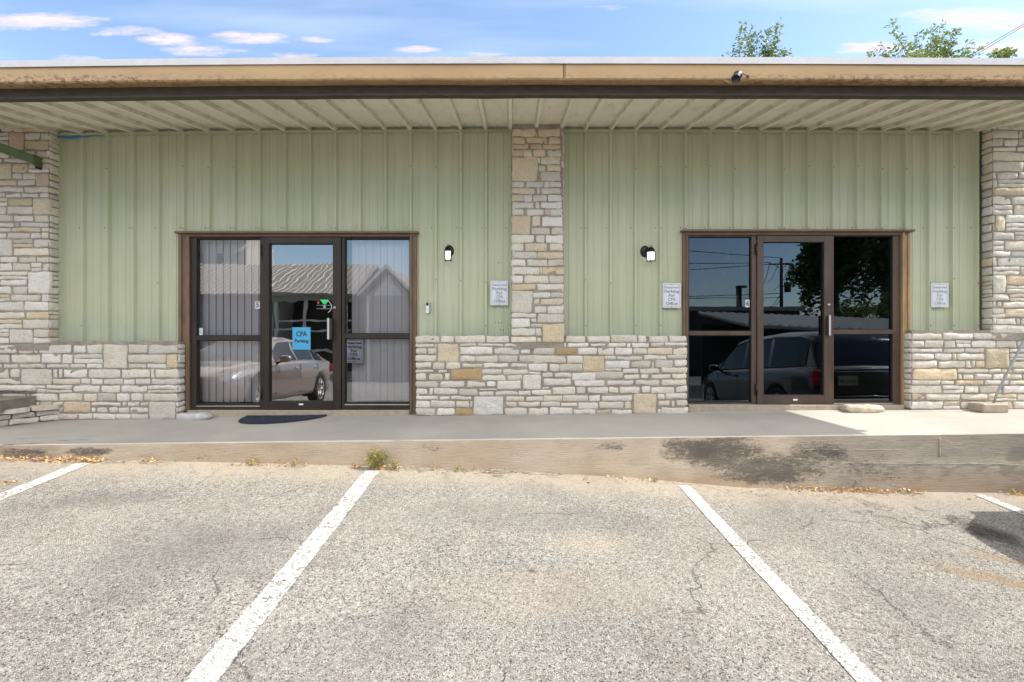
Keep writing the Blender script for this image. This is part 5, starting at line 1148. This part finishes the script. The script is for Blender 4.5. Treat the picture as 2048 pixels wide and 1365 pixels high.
m = MB(); m.prism([(lx+.25,-.3),(rx_-.25,-.3),(rx_-.25,rz),(ax,az_-.2),(lx+.25,lz)], Y0-7, Y0); world_child(m, 'wall', MT['siding'], e)
m = MB(); m.prism([(lx,lz),(ax,az_),(rx_,rz),(rx_,rz+.07),(ax,az_+.08),(lx,lz+.07)], Y0-7, Y0+.35); world_child(m, 'roof', MT['mroof'], e)
m = MB(); m.prism([(lx-.03,lz-.06),(ax,az_-.08),(rx_+.03,rz-.06),(rx_+.03,rz+.08),(ax,az_+.09),(lx-.03,lz+.08)], Y0+.35, Y0+.39)
m.prism([(lx+.5,lz+.02),(rx_-.5,lz+.02),(ax,az_-.35)], Y0+.004, Y0+.03); m.tube([(lx+.35,Y0+.06,lz),(lx+.3,Y0+.06,lz-.4),(lx+.32,Y0+.06,.1)], .05, 8); m.box(lx+.24,lx+.34,Y0,Y0+.02,-.2,lz); world_child(m, 'white_trim', MT['whitetrim'], e)
e = empty('two_storey_house', (-20, GY_(34), -.17), 0, 'pale beige two storey house rising behind the long building', 'house')
Y0 = GY_(34); m = MB(); m.box(GX(330,34), GX(492,34), Y0-1.6, Y0, -.3, 11.5); m.box(GX(330,34)-.5, GX(492,34)+.3, Y0-1.9, Y0+.4, 11.5, 11.8); m.box(GX(330,34), GX(420,34), Y0-9, Y0-1.6, -.3, 11.5); world_child(m, 'wall', MT['siding2'], e)
m = MB(); a, b, c, d = GX(430,34), GX(448,34), GZ(537,34), GZ(504,34); m.box(a, b, Y0, Y0+.03, c, d, 0); m.box(a+.12, b-.12, Y0+.03, Y0+.04, c+.12, d-.12, 1)
m.tube([(GX(416,34),Y0+.05,GZ(497,34)),(GX(418,34),Y0+.05,GZ(540,34))], .06, 6, 0); m.tube([(GX(463,34),Y0+.3,GZ(512,34)),(GX(505,34),Y0+.3,GZ(490,34))], .1, 6, 0); world_child(m, 'window', [MT['whitetrim'], MT['carglass']], e)
e = empty('dark_shed', (12, GY_(24), -.17), 0, 'long low dark brown shed across the car park on the right', 'building')
Y0 = GY_(24); m = MB(); m.box(GX(1180,24), GX(1600,24), Y0-6, Y0, -.3, GZ(622,24)); world_child(m, 'wall', MT['darkwall'], e)
m = MB(); m.box(GX(1175,24), GX(1605,24), Y0-6.2, Y0+.25, GZ(622,24), GZ(614,24)); world_child(m, 'roof', MT['siding'], e)
e = empty('ribbed_roof_shed', (10, GY_(16), -.17), 0, 'low open shed under a striped metal roof across the car park on the right', 'building')
Y0, Y1 = GY_(15), GY_(19); m = MB(); xa, xb = GX(1500,15), GX(2000,15); za, zb2 = GZ(650,15), GZ(626,19)
m.add([(xa,Y0,za),(xb,Y0,za-.35),(xb,Y1,zb2-.3),(xa,Y1,zb2),(xa,Y0,za-.08),(xb,Y0,za-.43),(xb,Y1,zb2-.38),(xa,Y1,zb2-.08)], [(0,1,2,3),(4,7,6,5),(0,4,5,1),(1,5,6,2),(2,6,7,3),(3,7,4,0)], 0)
x = xa
while x < xb: t = (x-xa)/(xb-xa); m.tube([(x,Y0,za+.02-.35*t),(x,Y1,zb2+.02-.3*t)], .06, 4, 1, True, False); x += .3
world_child(m, 'roof', [MT['mroof'], MT['seam']], e)
m = MB(); m.box(xa+.1, xb, Y1-.1, Y1, -.3, zb2-.45); m.box(xa+.1, xa+.25, Y0-.2, Y0-.05, -.3, za-.1); world_child(m, 'wall', MT['darkwall'], e)
# poles and wires
Yp = GY_(45); xp = GX(1563,45); e = empty('utility_pole', (xp, Yp, -.3), 0, 'dark wooden utility pole with crossarm and transformer across the car park', 'utility pole')
zt = GZ(516,45)+.3; m = MB(); m.tube([(0,0,0),(0,0,zt)], [.17,.12], 10); m.build('shaft', MT['pole'], e)
m = MB(); m.box(-1.1,1.1,-.18,-.08,zt-.62,zt-.50); m.tube([(-.6,-.13,zt-.6),(0,-.13,zt-1.05),(.6,-.13,zt-.6)], .03, 5); m.build('crossarm', MT['pole'], e)
m = MB(); m.tube([(.55,0,zt-3.1),(.55,0,zt-2.2)], .27, 12); m.box(.1,.4,-.05,.05,zt-2.6,zt-2.5); m.tube([(.5,0,zt-2.2),(.5,0,zt-1.8)], .05, 6); m.build('transformer', MT['pole'], e)
for k, (dx, dz, a, b, lab) in enumerate(((-1.0,-.45,(-14,6,-.6),(14,-30,.8),'wire from the left end of the crossarm, across the car park'),(0,.0,(-14,8,-.2),(14,-30,1.2),'wire from the top of the utility pole, across the car park'),(1.0,-.45,(-14,4,-1.0),(14,-30,.5),'wire from the right end of the crossarm, across the car park'),(0,-3.2,(-15,5,-.5),(10,-22,.3),'thick low cable from the utility pole, across the car park'),(0,-3.6,(-15,9,-.4),(10,-22,.2),'lowest cable from the utility pole, across the car park'))):
    p = Vector((xp+dx, Yp, zt-.3+dz)); m = MB(); m.tube([p+Vector(a)+Vector((0,0,-.4)), p, p+Vector(b)*.5+Vector((0,0,-.5)), p+Vector(b)], .03, 5); tag(m.build('power_line', MT['pole']), lab, 'power line', 'wires from the utility pole')
Yp = GY_(30); e = empty('light_pole', (GX(1479,30), Yp, -.2), 0, 'dark square lamp post across the car park', 'lamp post')
zt = GZ(576,30)+.2; m = MB(); m.box(-.12,.12,-.12,.12,0,zt); m.build('shaft', MT['pole'], e); m = MB(); m.box(-.15,.42,-.15,.15,zt,zt+.12,0,.02); m.build('lamp_head', MT['pole'], e)
for k, (px, Z, h, r, lab) in enumerate(((1668,30,11.5,2.3,'big dark oak beside the utility pole across the car park'),(1775,27,12.0,3.2,'tallest dark oak at the right across the car park'),(1905,30,11,3.4,'dark oak farthest right across the car park'))):
    tree('oak_tree', (GX(px,Z), GY_(Z), -.2), h, (0,0,h*.55,r,r,h*.46), 15000, .30, MT['leafdk'], lab, 20+k, 'oak trees across the car park', (), .28, 13, 200)
tree('bush', (GX(1735,23), GY_(23), -.2), 4, (0,0,2.6,1.6,1.4,1.3), 2600, .16, MT['leaf'], 'rounded sunlit green bush below the oaks across the car park', 31, 'oak trees across the car park', (), .08, 8, 60)
